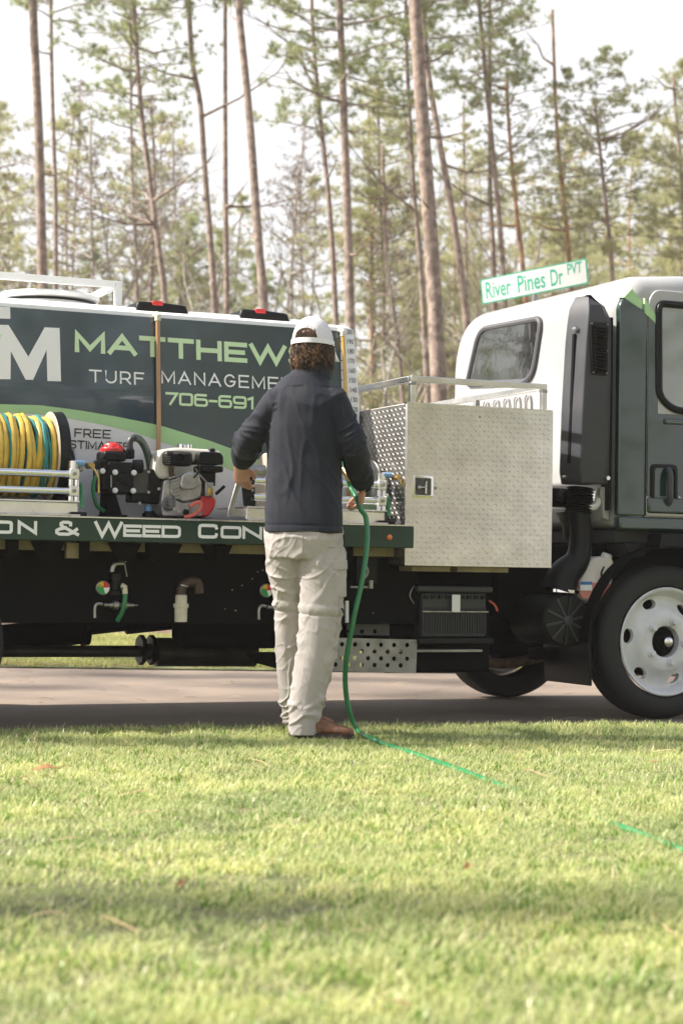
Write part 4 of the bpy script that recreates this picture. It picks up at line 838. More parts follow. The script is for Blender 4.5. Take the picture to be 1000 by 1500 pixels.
# ============================================================ TANK
TV = .40
def vf(z): return TV+(.0 if z < 1.60 else .10*(z-1.60))
tk = tthing('water_tank', 'big boxy white tank wrapped in dark slate with a green swoosh, standing on the deck', 'tank', (-3.2, .4, .99))
TU0, TU1 = -4.75, -1.627
sect = []           # section in (v,z), front top edge well rounded
for z in (.992, 1.2, 1.4, 1.6, 1.8, 2.003): sect.append((vf(z), z))
sect += [(vf(2.003)+.008, 2.022), (vf(2.003)+.03, 2.036), (vf(2.003)+.07, 2.04), (1.64, 2.04), (1.69, 2.03), (1.73, 1.99), (1.76, 1.6), (1.76, .992)]
rings_ = []
cz = 1.5; cv = 1.1
for u, k in ((TU0, .93), (TU0+.02, .975), (TU0+.06, .997), (TU0+.12, 1), (TU1-.05, 1), (TU1-.02, .9985), (TU1-.006, .992), (TU1, .975)):
    pr = [((v-cv)*k+cv, (z-cz)*k+cz if z > cz else z) for v, z in sect]; rings_.append([(u-(.022*max(0, (z-1.6)/.4) if u > -3 else 0)-(.02 if z > 2.03 and u > -3 else 0), v, z) for v, z in pr])
mb = MB(); mb.rings(rings_); tank = part('tank_shell', mb, whiteplas, tk, .0, 30)
part('tank_shoulder', MB().box((-4.5, .62, 2.03), (-1.80, 1.5, 2.075)), whiteplas, tk, .03)
# wrap: grid following the face above the swoosh
cu_px = [(-60, 592), (0, 592), (60, 593.5), (85, 597), (120, 601.5), (170, 610), (210, 618), (238, 624), (280, 637), (310, 646.5), (340, 657.5), (380, 674), (420, 694), (460, 718), (505, 752)]
lo_px = [(-60, 604), (0, 604), (50, 606), (99, 612), (130, 617.5), (160, 624), (200, 634), (231, 645), (264, 656.5), (300, 671), (336, 687), (380, 711), (420, 738), (440, 757)]
cu_ = [at(x, y, TV-.003) for x, y in cu_px]; lo_ = [at(x, y, TV-.003) for x, y in lo_px]
def interp(c, u):
    if u <= c[0][0]: return c[0][1]
    for (a, b), (p, q) in zip(c, c[1:]):
        if a <= u <= p: return b+(q-b)*(u-a)/(p-a)
    return max(1.0, c[-1][1])
UR = at(500.5, 600, TV)[0]
def wrap(name, lof, hif, m, off, u0, u1, n=90, rows=22):
    mb = MB(); vs = []
    for i in range(n+1):
        u = u0+(u1-u0)*i/n; a, b = lof(u), hif(u)
        for j in range(rows+1):
            z = a+(b-a)*j/rows; v = vf(z)
            vs.append((u-(.03*max(0, (z-1.6)/.4) if u > UR-.3 else 0)*0, v-off, z))
    mb.add(vs, [(i*(rows+1)+j, (i+1)*(rows+1)+j, (i+1)*(rows+1)+j+1, i*(rows+1)+j+1) for i in range(n) for j in range(rows)])
    return part(name, mb, m, tank, 0, 60)
wrap('dark_wrap', lambda u: max(1.0, interp(cu_, u)), lambda u: 2.002, slate, .0015, TU0+.13, UR)
wrap('green_swoosh', lambda u: max(.996, interp(lo_, u)), lambda u: max(1.0, interp(cu_, u)), lgreen, .0015, TU0+.13, UR)
lw = lambda x, y: at(x, y, TV)
def lettering(name, s, x0, x1, y0, y1, th, m, gap=.28, yy=None):
    """pixel box of the word on the photo -> metres on the tank face"""
    (ua, za), (ub, zb) = lw(x0, y1), lw(x1, y1); zc = lw(x0, y0)[1]; zm = (za+zb)/2; h = zc-za
    mb = MB(); strokes(mb, s, ua, ub, zm, zm+h, th, 0, gap=gap); mb.v = [Vector((p.x, p.y+vf(p.z)-.0018, p.z)) for p in mb.v]
    return part(name, mb, m, tank, 0, 0)
lettering('name_lettering', 'MATTHEWS', 111, 458, 495.5, 526.5, .0235, lettergreen, .30)
lettering('name_lettering', 'TURF', 131, 212, 543, 562, .0085, letterwhite, .42)
lettering('name_lettering', 'MANAGEMENT', 237, 449, 548, 567.5, .0085, letterwhite, .42)
lettering('phone_lettering', '706-691', 242, 371, 577.5, 596.5, .0125, lettergreen, .25)
lettering('offer_lettering', 'FREE', 109, 162.5, 628.5, 641.5, .0062, letterblack, .32)
lettering('offer_lettering', 'ESTIMATES', 90, 190, 646, 658.5, .0062, letterblack, .32)
def facepoly(name, px, m, off=.0032):
    q = [lw(x, y) for x, y in px]; mb = MB(); n = len(q); mb.add([(u, vf(z)-off, z) for u, z in q], [tuple(range(n))]); return part(name, mb, m, tank, 0, 0)
facepoly('logo_letter', [(-34, 555), (-34, 474), (15, 475), (43, 522), (68, 478.5), (90, 479.5), (90, 558.5), (70, 558), (70, 512), (49, 556.5), (38, 556), (17.5, 514), (16, 555.5)], letterwhite)
facepoly('logo_bar', [(-60, 445), (18, 448.5), (18, 466), (-60, 463)], letterwhite)
facepoly('logo_leaf', [(-30, 520), (-14, 500), (5, 488), (1, 497), (-10, 512)], lettergreen, .0045)
# level scale on the bare right margin
for k, lab in enumerate(['200', '190', '180', '170', '160', '150', '140', '130', '120']):
    y = 484.5+k*14.35; (ua, za) = at(511.8+k*.35, y+3.8, TV); (ub, _) = at(521+k*.35, y, TV); h = at(512, y-3.6, TV)[1]-za
    m_ = text_mesh(lab, ua, ub, za, za+h, 0, -.002); m_.v = [Vector((p.x, vf(p.z)-.0022, p.z)) for p in m_.v]; part('scale_number', m_, letterblack, tank, 0, 0)
    (ua, za) = at(501.5, y, TV); (ub, _) = at(503.8, y, TV); mb = MB(); mb.add([(ua, vf(za)-.0022, za-.002), (ub, vf(za)-.0022, za-.002), (ub, vf(za)-.0022, za+.002), (ua, vf(za)-.0022, za+.002)], [(0, 1, 2, 3)]); part('scale_tick', mb, letterblack, tank, 0, 0)
def sight(x0, y0, x1, y1, r, m, elbow=True):
    a = Vector((at(x0, y0, TV-.03)[0], 0, at(x0, y0, TV-.03)[1])); b = Vector((at(x1, y1, TV-.03)[0], 0, at(x1, y1, TV-.03)[1]))
    a.y = vf(a.z)-.03; b.y = vf(b.z)-.03; mid = a.lerp(b, .55); mid.y = vf(mid.z)-.03
    tb_ = part('sight_tube', MB().tube([b, mid, a], r, 14), m, tk)
    part('tube_elbow', MB().tube([a+Vector((0, .0, -.015)), a+Vector((0, 0, .008)), a+Vector((0, .012, .018)), a+Vector((0, .035, .018))], r*1.35, 12), pvc, tb_)
    part('tube_elbow', MB().tube([b+Vector((0, .0, .015)), b+Vector((0, 0, -.008)), b+Vector((0, .02, -.014)), b+Vector((0, .035, -.014))], r*1.35, 12), pvc, tb_)
sight(235, 464, 231, 740, .0115, ambd); sight(506.5, 487, 511, 745, .0095, amber)
u, z = at(231, 470, TV); part('tube_stub', MB().cyl((u, vf(z)-.02, z), (u, vf(z)+.01, z), .008, 10), black, tk)
# things on the tank's top
lidc = Vector((-3.13, 1.0, 2.07))
ml = part('manhole_ring', MB().lathe(lidc, (0, 0, 1), [(.0, 0), (.235, 0), (.235, .05), (.255, .055), (.262, .075), (.25, .083), (.20, .09), (0, .095)], 48), whiteplas, tk, 0, 40)
part('ring_gasket', MB().lathe(lidc+Vector((0, 0, .036)), (0, 0, 1), [(.236, 0), (.243, 0), (.243, .012), (.236, .012)], 48), black, ml)
ru, rz_ = at(168, 417, .78); rl = part('tank_rail', MB().bar((-4.6, .78, rz_), (ru, .78, rz_), .03, .035), whiteplas, tk, .003)
part('rail_upright', MB().box((ru+.001, .765, 2.04), (ru+.038, .795, rz_+.018)), whiteplas, rl, .002)
part('rail_return', MB().bar((ru+.02, .80, rz_), (ru+.02, 1.5, rz_), .03, .03), whiteplas, rl, .002)
for x0, x1, y in ((198, 279, 450), (350, 427, 461)):
    (ua, za), (ub, _) = at(x0, y, .62), at(x1, y, .62); um = (ua+ub)/2; z0 = 2.045
    q = [(ua, z0), (ub, z0), (ub-.02, z0+.055), (um+.02, z0+.062), (um-.08, z0+.062), (ua+.015, z0+.062)]
    pd = part('cushion_pad', MB().prism(q, .62, .92), black, tk, .012); part('red_tab', MB().box((um-.055, .615, z0+.045), (um-.0, .66, z0+.068)), red, pd, .003)

# ============================================================ HOSE REELS
def reel(first=True, cu0=-3.92, cu1=-3.335, R0=.205):
    o0 = (-3.62, .15, .99)
    t = tthing('hose_reel', 'hose reel wound full of yellow and teal hose, at the left end of the deck', 'hose reel', o0, 'hose reels on the deck')
    zc = 1.275 if first else 1.19; vc = .17
    part('drum', MB().cyl((cu0, vc, zc), (cu1, vc, zc), R0-.05, 24), black, t)
    for uu, nm in ((cu1, 'flange'), (cu0, 'flange')):
        f = part(nm, MB().lathe((uu, vc, zc), (1, 0, 0), [(0, -.004), (R0, -.004), (R0+.005, .0), (R0, .004), (0, .004)], 48), mat('cream_rim', (.5, .42, .32), .5), t)
        part('rim_guard', MB().lathe((uu+.03, vc, zc), (1, 0, 0), [(R0-.015, -.024), (R0+.002, -.024), (R0+.007, .02), (R0, .024), (0, .024), (0, -.024)], 48), black, f, 0, 30)
    rnd = random.Random(3); hs = bpy.data.objects.new('wound_hose', None); col.objects.link(hs); hs.parent = t; hs['org'] = o0; hs.empty_display_size = .05
    n = 40 if first else 18
    for k in range(n):
        u = cu0+.02+(cu1-cu0-.045)*k/(n-1); yel = (k % 8) not in (1, 4, 6); lean = rnd.uniform(-.022, .022); rr_ = R0-.031+rnd.uniform(-.006, .014)
        pts = [(u+lean*math.sin(a*1.0+k)*.7+rnd.uniform(-.003, .003), vc+rr_*math.cos(a), zc+rr_*math.sin(a)) for a in [j*2*math.pi/22 for j in range(23)]]
        part('hose_turn', MB().tube(pts, .0125 if yel else .0095, 8, cap=False), yelhose if yel else tealhose, hs)
    # frame
    for z in (1.185, 1.107):
        f = part('roller', MB().cyl((-3.95, -.06, z), (-3.30, -.06, z), .0175, 18), chrome, t)
        part('roller_end', MB().box((-3.302, -.085, z-.025), (-3.255, -.035, z+.025)), alu, t, .006)
        part('roller_bolt', MB().cyl((-3.28, -.095, z), (-3.28, -.084, z), .009, 8), steel, t)
    for u in (-3.262, -3.29): part('guide_roller', MB().cyl((u, -.06, 1.06), (u, -.06, 1.235), .0125, 14), chrome, t)
    part('roller_cap', MB().cyl((-3.277, -.06, 1.205), (-3.277, -.06, 1.245), .024, 14), alu, t)
    part('base_channel', MB().box((-3.98, -.05, 1.0), (-3.25, -.02, 1.055)), alu, t, .004)
    part('base_ledge', MB().box((-3.98, -.075, 1.055), (-3.25, .35, 1.062)), alu, t, .001)
    part('base_ledge', MB().box((-3.98, -.09, .9935), (-3.25, .35, 1.0)), alu, t, .001)
    part('side_plate', MB().prism([(0, 0)], 0, 0) if False else MB().box((-3.262, .0, 1.0), (-3.255, .34, 1.12)), alu, t)
    part('swivel_disc', MB().lathe((-3.235, .17, 1.20), (1, 0, 0), [(0, 0), (.12, 0), (.12, .01), (0, .015)], 32), steel, t)
    part('valve_block', MB().box((-3.275, -.04, 1.20), (-3.225, .02, 1.24)), steel, t, .006)
    part('blue_seal', MB().cyl((-3.275, -.07, 1.235), (-3.23, -.07, 1.235), .014, 12), blueknob, t)
    part('lever', MB().tube([(-3.20, -.08, 1.225), (-3.185, -.09, 1.205), (-3.168, -.09, 1.17), (-3.166, -.09, 1.10)], .005, 8), brass, t)
    part('lever_pivot', MB().cyl((-3.215, -.06, 1.225), (-3.20, -.10, 1.225), .014, 10), brass, t)
    part('foot', MB().box((-3.29, -.08, .991), (-3.215, .02, 1.012)), black, t, .004)
    part('hose_inlet', MB().tube([(-3.24, .0, 1.15), (-3.235, -.05, 1.12), (-3.235, -.06, 1.03)], .010, 10, sm=3), greenhose, t)
    return t
r1 = reel()
r2 = reel(False, -3.80, -3.53, .14); r2.location = T(-3.62+1.555, .15, .99); r2['label'] = 'hose reel behind the man, half hidden, with its rollers showing at his right elbow'
hoses = [c for c in r2.children if c.name.startswith('wound_hose')][0]
for h in hoses.children:
    h.data = h.data.copy(); h.data.materials[0] = greenhose
# left support arm of the second reel
org2 = Vector(r2['org'])-Vector((1.555, 0, 0)) if False else None
r2['org'] = (-3.62+1.555, .15, .99)
A = lambda x, y, v: at(x, y, v)
q = [at(x, y, -.02) for x, y in [(349, 693), (356, 695), (342, 745), (368, 746), (368, 758), (333, 757), (334, 745)]]
ar = part('support_arm', MB().prism(q, -.03, -.015), steel, r2, .003)
q = [at(x, y, .0) for x, y in [(352, 700), (361, 693), (372, 700), (374, 758), (358, 758)]]
ar2 = part('arm_plate', MB().prism(q, -.01, .0), black, r2, .003)
for y in (705, 718, 731, 744): u, z = at(369, y, -.01); part('arm_bolt', MB().cyl((u, -.02, z), (u, -.01, z), .008, 10), steel, ar2)
for dy, rad in ((0, .02),): u, z = at(372, 690, -.02); part('swivel', MB().cyl((u-.03, -.03, z), (u+.05, -.03, z), .03, 16), steel, r2)
for c_ in [c for c in r2.children]: pass

# ============================================================ PUMP AND ENGINE
pm = tthing('diaphragm_pump', 'black diaphragm pump with a red dome, standing on the deck beside the hose reel', 'pump', (-2.95, .15, .99))
V = .12
def P3(x, y, v=V): return atp(x, y, v)
def pbox(x0, y0, x1, y1, v0, v1): (a, b), (c, d) = at(x0, y0, v0), at(x1, y1, v0); return MB().box((a, v0, b), (c, v1, d))
body = part('pump_body', pbox(156, 680, 196, 724, V, V+.16), black, pm, .014)
part('cylinder_head', pbox(149, 672, 160, 720, V+.0, V+.15), black, pm, .012)
part('front_cover', pbox(161, 676, 194, 722, V-.012, V+.0), black, pm, .010)
for a in range(4):
    c_ = P3(178, 700, V-.014); t_ = R(45+90*a); part('cover_rib', MB().bar(c_, c_+Vector((math.cos(t_)*.045, 0, math.sin(t_)*.045)), .012, .008), black, body)
part('cover_boss', MB().lathe(P3(178, 700, V-.012), (0, -1, 0), [(.022, 0), (.02, .01), (0, .012)], 16), black, body)
for x, y in ((168.5, 692), (196, 692.5), (168.5, 718.5), (195, 719), (150, 690)): part('bolt_head', MB().lathe(P3(x, y, V-.014), (0, -1, 0), [(.0135, 0), (.0135, .008), (.009, .012), (0, .013)], 12), whiteplas, body)
u, z = at(182, 668, V); 
dm = part('manifold', pbox(153, 660, 186, 676, V+.0, V+.14), black, pm, .012)
c = P3(168.5, 662, V+.03); c = Vector((c.x, V+.07, at(168.5, 665, V)[1]))
part('pressure_dome', MB().lathe(c, (0, 0, 1), [(0, -.005), (.056, -.005), (.058, .0), (.058, .028), (.054, .034), (.045, .036), (.036, .052), (.018, .058), (0, .060)], 28), red, pm, 0, 30)
for k in range(10):
    a = k*math.pi/5; part('dome_rib', MB().bar(c+Vector((math.cos(a)*.02, math.sin(a)*.02, .055)), c+Vector((math.cos(a)*.054, math.sin(a)*.054, .033)), .005, .008), red, pm)
part('outlet_tee', pbox(184, 657, 198, 672, V+.02, V+.08), black, pm, .008)
part('outlet_neck', MB().tube([P3(191, 660, V+.05), P3(190, 650, V+.05), P3(193, 643, V+.05), P3(199, 641, V+.05)], .017, 12, sm=3), greyplas, pm)
part('suction_hose', MB().tube([P3(196, 641, V+.07), P3(205, 644, V+.09), P3(213, 656, V+.11), P3(218, 672, V+.12), P3(221, 690, V+.12)], .0185, 14, sm=5), mat('grey_green_hose', (.06, .09, .07), .35, coat=.3), pm)
part('side_port', MB().cyl(P3(196, 683, V+.02), P3(208, 683, V+.02), .032, 18), black, pm)
part('gear_housing', pbox(194, 689, 218, 724, V+.02, V+.13), mat('dark_cast', (.05, .045, .04), .5, var=.3, vs=20), pm, .010)
part('coupling', pbox(216, 687, 238, 738, V+.03, V+.14), black, pm, .008)
mb = MB()
for k in range(6):
    mb.add(*(lambda b: (b.v, b.f))(pbox(200, 728+k*1.6, 240, 729+k*1.6, V+.025, V+.1)))
part('cooling_fins', pbox(192, 722, 240, 737, V+.03, V+.12), black, pm, .006)
for x, y in ((218, 691), (218, 721), (205, 737), (236, 737), (233, 716)): part('bolt', MB().cyl(P3(x, y, V+.015), P3(x, y, V+.028), .0075, 8), steel, pm)
part('pump_foot', MB().prism([at(x, y, V+.02) for x, y in [(157, 722), (170, 722), (180, 757), (155, 757)]], V+.02, V+.13), frameblack, pm, .003)
part('foot_flange', MB().prism([at(x, y, V-.0) for x, y in [(155, 754), (184, 754.5), (184, 757.5), (155, 757)]], V-.03, V+.14), frameblack, pm)
part('side_pipe', MB().tube([P3(156, 675, V-.01), P3(147, 678, V-.01), P3(144, 685, V-.01), P3(143, 694, V-.01)], .009, 10, sm=3), black, pm)
part('brass_fitting', MB().cyl(P3(142.5, 688, V-.01), P3(142.5, 698, V-.01), .011, 10), steel, pm)
part('return_hose', MB().tube([P3(142, 696, V-.01), P3(138, 705, V-.01), P3(137, 720, V-.01), P3(141, 738, V), P3(148, 746, V+.02), P3(158, 750, V+.05)], .0095, 10, sm=5), greenhose, pm)
part('drain_rod', MB().cyl(P3(163, 696, V-.02), P3(163, 714, V-.02), .0035, 8), steel, pm)
part('vibration_mount', MB().lathe(P3(219, 757, V+.06)+Vector((0, 0, .0)), (0, 0, 1), [(0, 0), (.036, 0), (.036, .014), (.026, .02), (.026, .026), (0, .026)], 20), black, pm)
part('blue_mount', MB().lathe(P3(217, 749, V+.06), (0, 0, 1), [(0, 0), (.018, 0), (.018, .022), (.012, .03), (0, .03)], 16), blueknob, pm)

en = tthing('petrol_engine', 'small petrol engine with cream fuel tank and red starter housing, left of the man', 'engine', (-2.6, .15, .99))
cream = mat('cream_enamel', (.62, .58, .50), .35, coat=.4, var=.08, vs=10)
part('fuel_tank', MB().prism(rpoly([at(x, y, V) for x, y in [(228, 690), (232, 668), (238, 658), (262, 655), (312, 658), (328, 661), (328, 676), (262, 676), (256, 700), (236, 702)]], .02, 5), V+.02, V+.24), cream, en, .015)
part('fuel_cap', MB().lathe(P3(266, 656, V+.1), (0, 0, 1), [(0, -.01), (.026, -.01), (.026, .014), (.022, .018), (0, .018)], 20), chrome, en)
part('fuel_cap', MB().cyl(P3(277, 657, V+.08), P3(277, 651.5, V+.08), .018, 16), chrome, en)
mf = part('exhaust_muffler', pbox(243, 660, 283, 683, V-.03, V+.06), black, en, .016)
for k in range(9): x = 255+k*3; part('muffler_slot', pbox(x, 662, x+1.2, 665, V-.033, V-.03), steel, mf)
for k in range(5): y = 668+k*2.6; part('muffler_louvre', pbox(243.2, y, 250, y+1.0, V-.034, V-.029), steel, mf)
part('exhaust_outlet', MB().lathe(P3(263.5, 670.5, V-.03), (0, -1, 0), [(.019, -.004), (.019, .008), (.013, .008), (.013, -.002), (0, -.002)], 20), frameblack, mf)
af = part('air_filter', MB().prism(rpoly([at(x, y, V-.03) for x, y in [(290, 679), (291, 664), (297, 661.5), (323, 662.5), (327.5, 668), (328, 681)]], .012, 4), V-.03, V+.1), black, en, .008)
part('filter_base', pbox(294, 681.5, 328, 692, V-.025, V+.09), black, en, .01)
part('filter_knob', MB().lathe(P3(310, 663, V+.03), (0, 0, 1), [(0, 0), (.018, 0), (.015, .01), (.02, .012), (.014, .02), (0, .02)], 10), black, en)
part('rocker_cover', MB().prism(rpoly([at(x, y, V-.03) for x, y in [(263, 712), (266, 696), (274, 691), (288, 692), (293, 698), (291, 712), (284, 717), (268, 717)]], .01, 4), V-.04, V+.0), alloy, en, .008)
mb = MB(); mb.prism(rpoly([at(x, y, V-.01) for x, y in [(250, 702), (262, 696), (292, 697), (298, 712), (294, 730), (270, 736), (250, 726)]], .02, 4), V-.01, V+.12); cyl_ = part('cylinder_block', mb, alloy, en, .008)
for k in range(7):
    y = 698+k*5; part('cooling_fin', MB().prism([at(x, y_, V-.01) for x, y_ in [(246+k*1.5, y+2), (262, y-3), (264, y-1.4), (247+k*1.5, y+3.6)]], V-.02, V+.06), alloy, cyl_)
part('crankcase', MB().prism(rpoly([at(x, y, V) for x, y in [(240, 705), (252, 700), (256, 730), (268, 736), (300, 732), (298, 757), (238, 757), (236, 735)]], .012, 4), V+.0, V+.18), alloy, en, .008)
part('crank_cover', MB().lathe(P3(247, 738, V), (0, -1, 0), [(.034, 0), (.034, .008), (.024, .014), (.012, .014), (.01, .02), (0, .02)], 24), mat('dark_alloy', (.16, .16, .16), .45, metal=.8, var=.3, vs=30), en, 0, 30)
for x, y in ((243, 722), (255, 745), (241, 752), (262, 750), (274, 745), (284, 750)): part('case_bolt', MB().cyl(P3(x, y, V-.012), P3(x, y, V+.002), .007, 8), steel, en)
part('oil_plug', MB().lathe(P3(272, 750, V), (0, -1, 0), [(.014, 0), (.014, .012), (.007, .014), (.007, .02), (0, .02)], 14), black, en)
part('starter_housing', MB().prism(rpoly([at(x, y, V+.0) for x, y in [(293, 728), (304, 724), (318, 730), (316, 742), (306, 757), (292, 758)]], .02, 5), V+.0, V+.14), red, en, .014)
part('carburettor', pbox(301, 706, 313, 728, V-.02, V+.05), steel, en, .006)
part('fuel_bowl', MB().lathe(P3(307, 722, V-.01), (0, 0, 1), [(0, -.015), (.012, -.015), (.017, -.004), (.017, .02), (0, .02)], 16), brass, en)
part('throttle_arm', MB().bar(P3(316, 724, V-.03), P3(329, 712, V-.03), .008, .014), black, en)
part('governor_rod', MB().tube([P3(286, 686, V-.04), P3(293, 696, V-.045), P3(304, 708, V-.045), P3(312, 716, V-.04)], .003, 6), steel, en)
part('control_panel', pbox(294, 690, 316, 712, V-.0, V+.06), black, en, .005)
part('header_pipe', MB().tube([P3(251, 684, V), P3(251, 694, V), P3(257, 702, V)], .012, 10, sm=3), rust, en)
part('drain_hose', MB().tube([P3(279, 742, V-.05), P3(288, 736, V-.055), P3(294, 737, V-.055), P3(293, 746, V-.055), P3(284, 754, V-.05), P3(270, 758, V-.04)], .0095, 10, sm=5), redhose, en)
part('ignition_lead', MB().tube([P3(284, 700, V-.045), P3(292, 690, V-.05), P3(290, 680, V-.04)], .004, 6, sm=3), black, en)
part('base_plate', pbox(232, 756, 320, 758.5, V-.02, V+.2), frameblack, en)

# ============================================================ STREET SIGN
Dl, Dr = 17.45, 16.9
cor = [(703, 410), (858, 378), (860, 415), (706, 446)]
def sp3(x, y): s = (x-703)/156; Y = Dl+(Dr-Dl)*s; a = aty(x, y, Y); return Vector((a[0], Y, a[1]))
A_, B_, C_, D_ = [sp3(*c) for c in cor]; X_ = (B_-A_); Z_ = (D_-A_)*-1
ssn = thing('street_sign', 'white street name sign with green letters on a thin post behind the cab', 'street sign', (A_.x+.5, 17.2, 0), 0, None, (A_.x+.5, 17.2, 0))
Nn = X_.cross(Z_).normalized()
if Nn.y > 0: Nn = -Nn
def onsign(s, t, off): return D_+X_*s+Z_*t+Nn*off
def signpoly(pts, o0, o1, m, name, par):
    mb = MB(); n = len(pts); mb.add([onsign(*p, o0) for p in pts]+[onsign(*p, o1) for p in pts], [tuple(range(n)), tuple(range(2*n-1, n-1, -1))]+[(i, i+n, (i+1) % n+n, (i+1) % n) for i in range(n)]); return part(name, mb, m, par)
blade = signpoly(rpoly([(0, 0), (1, 0), (1, 1), (0, 1)], .03, 4), 0, -.004, signgreen, 'sign_blade', ssn)
signpoly(rpoly([(.012, .05), (.988, .05), (.988, .95), (.012, .95)], .03, 4), .001, .0002, signwhite, 'sign_face', blade)
def signtext(s, s0, s1, t0, t1):
    m_ = text_mesh(s, 0, 1, 0, 1, 0, .012); m_.v = [onsign(s0+(s1-s0)*p.x, t0+(t1-t0)*p.z, .0022) for p in m_.v]; return part('sign_lettering', m_, signgreen, blade, 0, 0)
signtext('River', .045, .285, .17, .86); signtext('Pines', .35, .61, .17, .86); signtext('Dr', .66, .775, .17, .83); signtext('PVT', .82, .955, .48, .92)
mb = MB(); c = onsign(.5, 0, -.01); mb.cyl((c.x, c.y+.02, 0), (c.x, c.y+.02, c.z+.0), .03, 12); part('sign_post', mb, steel, ssn)
# ============================================================ THE MAN
PB = Vector((-.10, 8.0, .0))
man = thing('person', 'man seen from behind in navy jacket, beige trousers and white cap, holding a hose', 'person', PB, 0, None, PB)
def btube(mb, pts, rad, side=(1, 0, 0), n=20, k=4):
    """rad: (half width along side, half depth) at each point; smooth path"""
    P_ = [Vector(p) for p in pts]; Pa, A_ = smooth(P_, [r[0] for r in rad], k); _, B_ = smooth(P_, [r[1] for r in rad], k); side = Vector(side); rs = []
    for i, p in enumerate(Pa):
        t = (Pa[min(i+1, len(Pa)-1)]-Pa[max(i-1, 0)]).normalized(); x = (side-t*side.dot(t)).normalized(); y = t.cross(x)
        rs.append([p+x*math.cos(a)*A_[i]+y*math.sin(a)*B_[i] for a in [j*2*math.pi/n for j in range(n)]])
    mb.rings(rs)
def ell(mb, c, r, ax=None, n=16):
    c = Vector(c); rs = []; M = ax or Matrix.Identity(3)
    for i in range(1, n):
        f = math.pi*i/n; rs.append([c+M@Vector((r[0]*math.sin(f)*math.cos(a), r[1]*math.sin(f)*math.sin(a), r[2]*math.cos(f))) for a in [j*2*math.pi/(2*n) for j in range(2*n)]])
    mb.rings(rs)
def remesh(mb, vox, it=6, fac=.6):
    me = bpy.data.meshes.new('t'); me.from_pydata([tuple(p) for p in mb.v], [], mb.f)
    bm = bmesh.new(); bm.from_mesh(me); bmesh.ops.recalc_face_normals(bm, faces=bm.faces); bm.to_mesh(me); bm.free()
    o = bpy.data.objects.new('t', me); col.objects.link(o)
    m_ = o.modifiers.new('r', 'REMESH'); m_.mode = 'VOXEL'; m_.voxel_size = vox
    s = o.modifiers.new('s', 'SMOOTH'); s.iterations = it; s.factor = fac
    dg = bpy.context.evaluated_depsgraph_get(); r = bpy.data.meshes.new_from_object(o.evaluated_get(dg)); bpy.data.objects.remove(o); return r
def finish(me, name, m, parent, fn=None, org=PB):
    if fn:
        ns = [v.normal.copy() for v in me.vertices]; co = [v.co.copy() for v in me.vertices]
        for v, n_, c in zip(me.vertices, ns, co): v.co = c+n_*fn(c, n_)
    for v in me.vertices: v.co = v.co-org
    me.name = name; me.materials.clear(); me.materials.append(m); me.polygons.foreach_set('use_smooth', [True]*len(me.polygons))
    o = bpy.data.objects.new(name, me); col.objects.link(o); o.parent = parent; o['org'] = tuple(org); return o
skin = mat('skin', (.50, .27, .19), .5, subsurf=.15, var=.08, vs=30, bump=.08, bs=200)
jack = mat('navy_fleece', (.0072, .0094, .019), .85, sheen=.05, var=.12, vs=12, bump=.12, bs=500)
trou = mat('beige_cotton', (.40, .365, .345), .85, var=.05, vs=14, bump=.15, bs=420, sheen=.1)
capm = mat('white_cap_cloth', (.72, .70, .74), .8, bump=.35, bs=420, var=.04, vs=20)
capb = mat('white_cap_band', (.78, .77, .80), .6)
hairm = mat('brown_hair', (.15, .078, .038), .5, c2=(.035, .018, .01), vs=25)
shoem = mat('brown_leather', (.17, .075, .036), .6, var=.35, vs=22, bump=.3, bs=60)
solem = mat('dark_sole', (.035, .022, .016), .7)
fwd = Vector((.32, .947, 0)).normalized(); rgt = Vector((.947, -.32, 0)).normalized()
HC = Vector((-.137, 8.06, 1.735))
def hp(a, b, c): return HC+rgt*a+fwd*b+Vector((0, 0, c))
# key joints
LS, LE, LW, LH = Vector((-.288, 8.05, 1.500)), Vector((-.415, 8.10, 1.325)), Vector((-.455, 8.36, 1.262)), Vector((-.465, 8.42, 1.238))
RS, RE, RW, RH = Vector((-.040, 8.0, 1.500)), Vector((.050, 7.98, 1.30)), Vector((.092, 8.14, 1.155)), Vector((.094, 8.165, 1.13))
# ---- body
mb = MB()
btube(mb, [(-.165, 8.02, .86), (-.165, 8.02, 1.0), (-.165, 8.03, 1.2), (-.162, 8.03, 1.4), (-.160, 8.03, 1.50), (-.15, 8.04, 1.56), (-.135, 8.045, 1.62), (-.130, 8.055, 1.70)], [(.14, .10), (.14, .10), (.13, .10), (.15, .10), (.15, .095), (.075, .07), (.055, .058), (.055, .06)], rgt)
ell(mb, hp(0, .0, .02), (.077, .094, .108), Matrix((rgt, fwd, Vector((0, 0, 1)))).transposed())
ell(mb, hp(0, .045, -.065), (.052, .055, .055), Matrix((rgt, fwd, Vector((0, 0, 1)))).transposed())
btube(mb, [hp(0, .085, .015), hp(0, .108, -.015), hp(0, .108, -.03), hp(0, .085, -.035)], [(.008, .008), (.012, .012), (.015, .012), (.01, .008)], rgt, 10)
for s in (-1, 1):
    ell(mb, hp(.079*s, .0, -.012), (.010, .018, .032), Matrix((rgt, fwd, Vector((0, 0, 1)))).transposed(), 10)
    ell(mb, hp(.03*s, .084, .025), (.02, .008, .007), Matrix((rgt, fwd, Vector((0, 0, 1)))).transposed(), 8)
for S_, E_, W_ in ((LS, LE, LW), (RS, RE, RW)):
    btube(mb, [S_, S_.lerp(E_, .5), E_, E_.lerp(W_, .4), W_], [(.05, .05), (.045, .045), (.038, .038), (.038, .036), (.028, .022)], rgt)
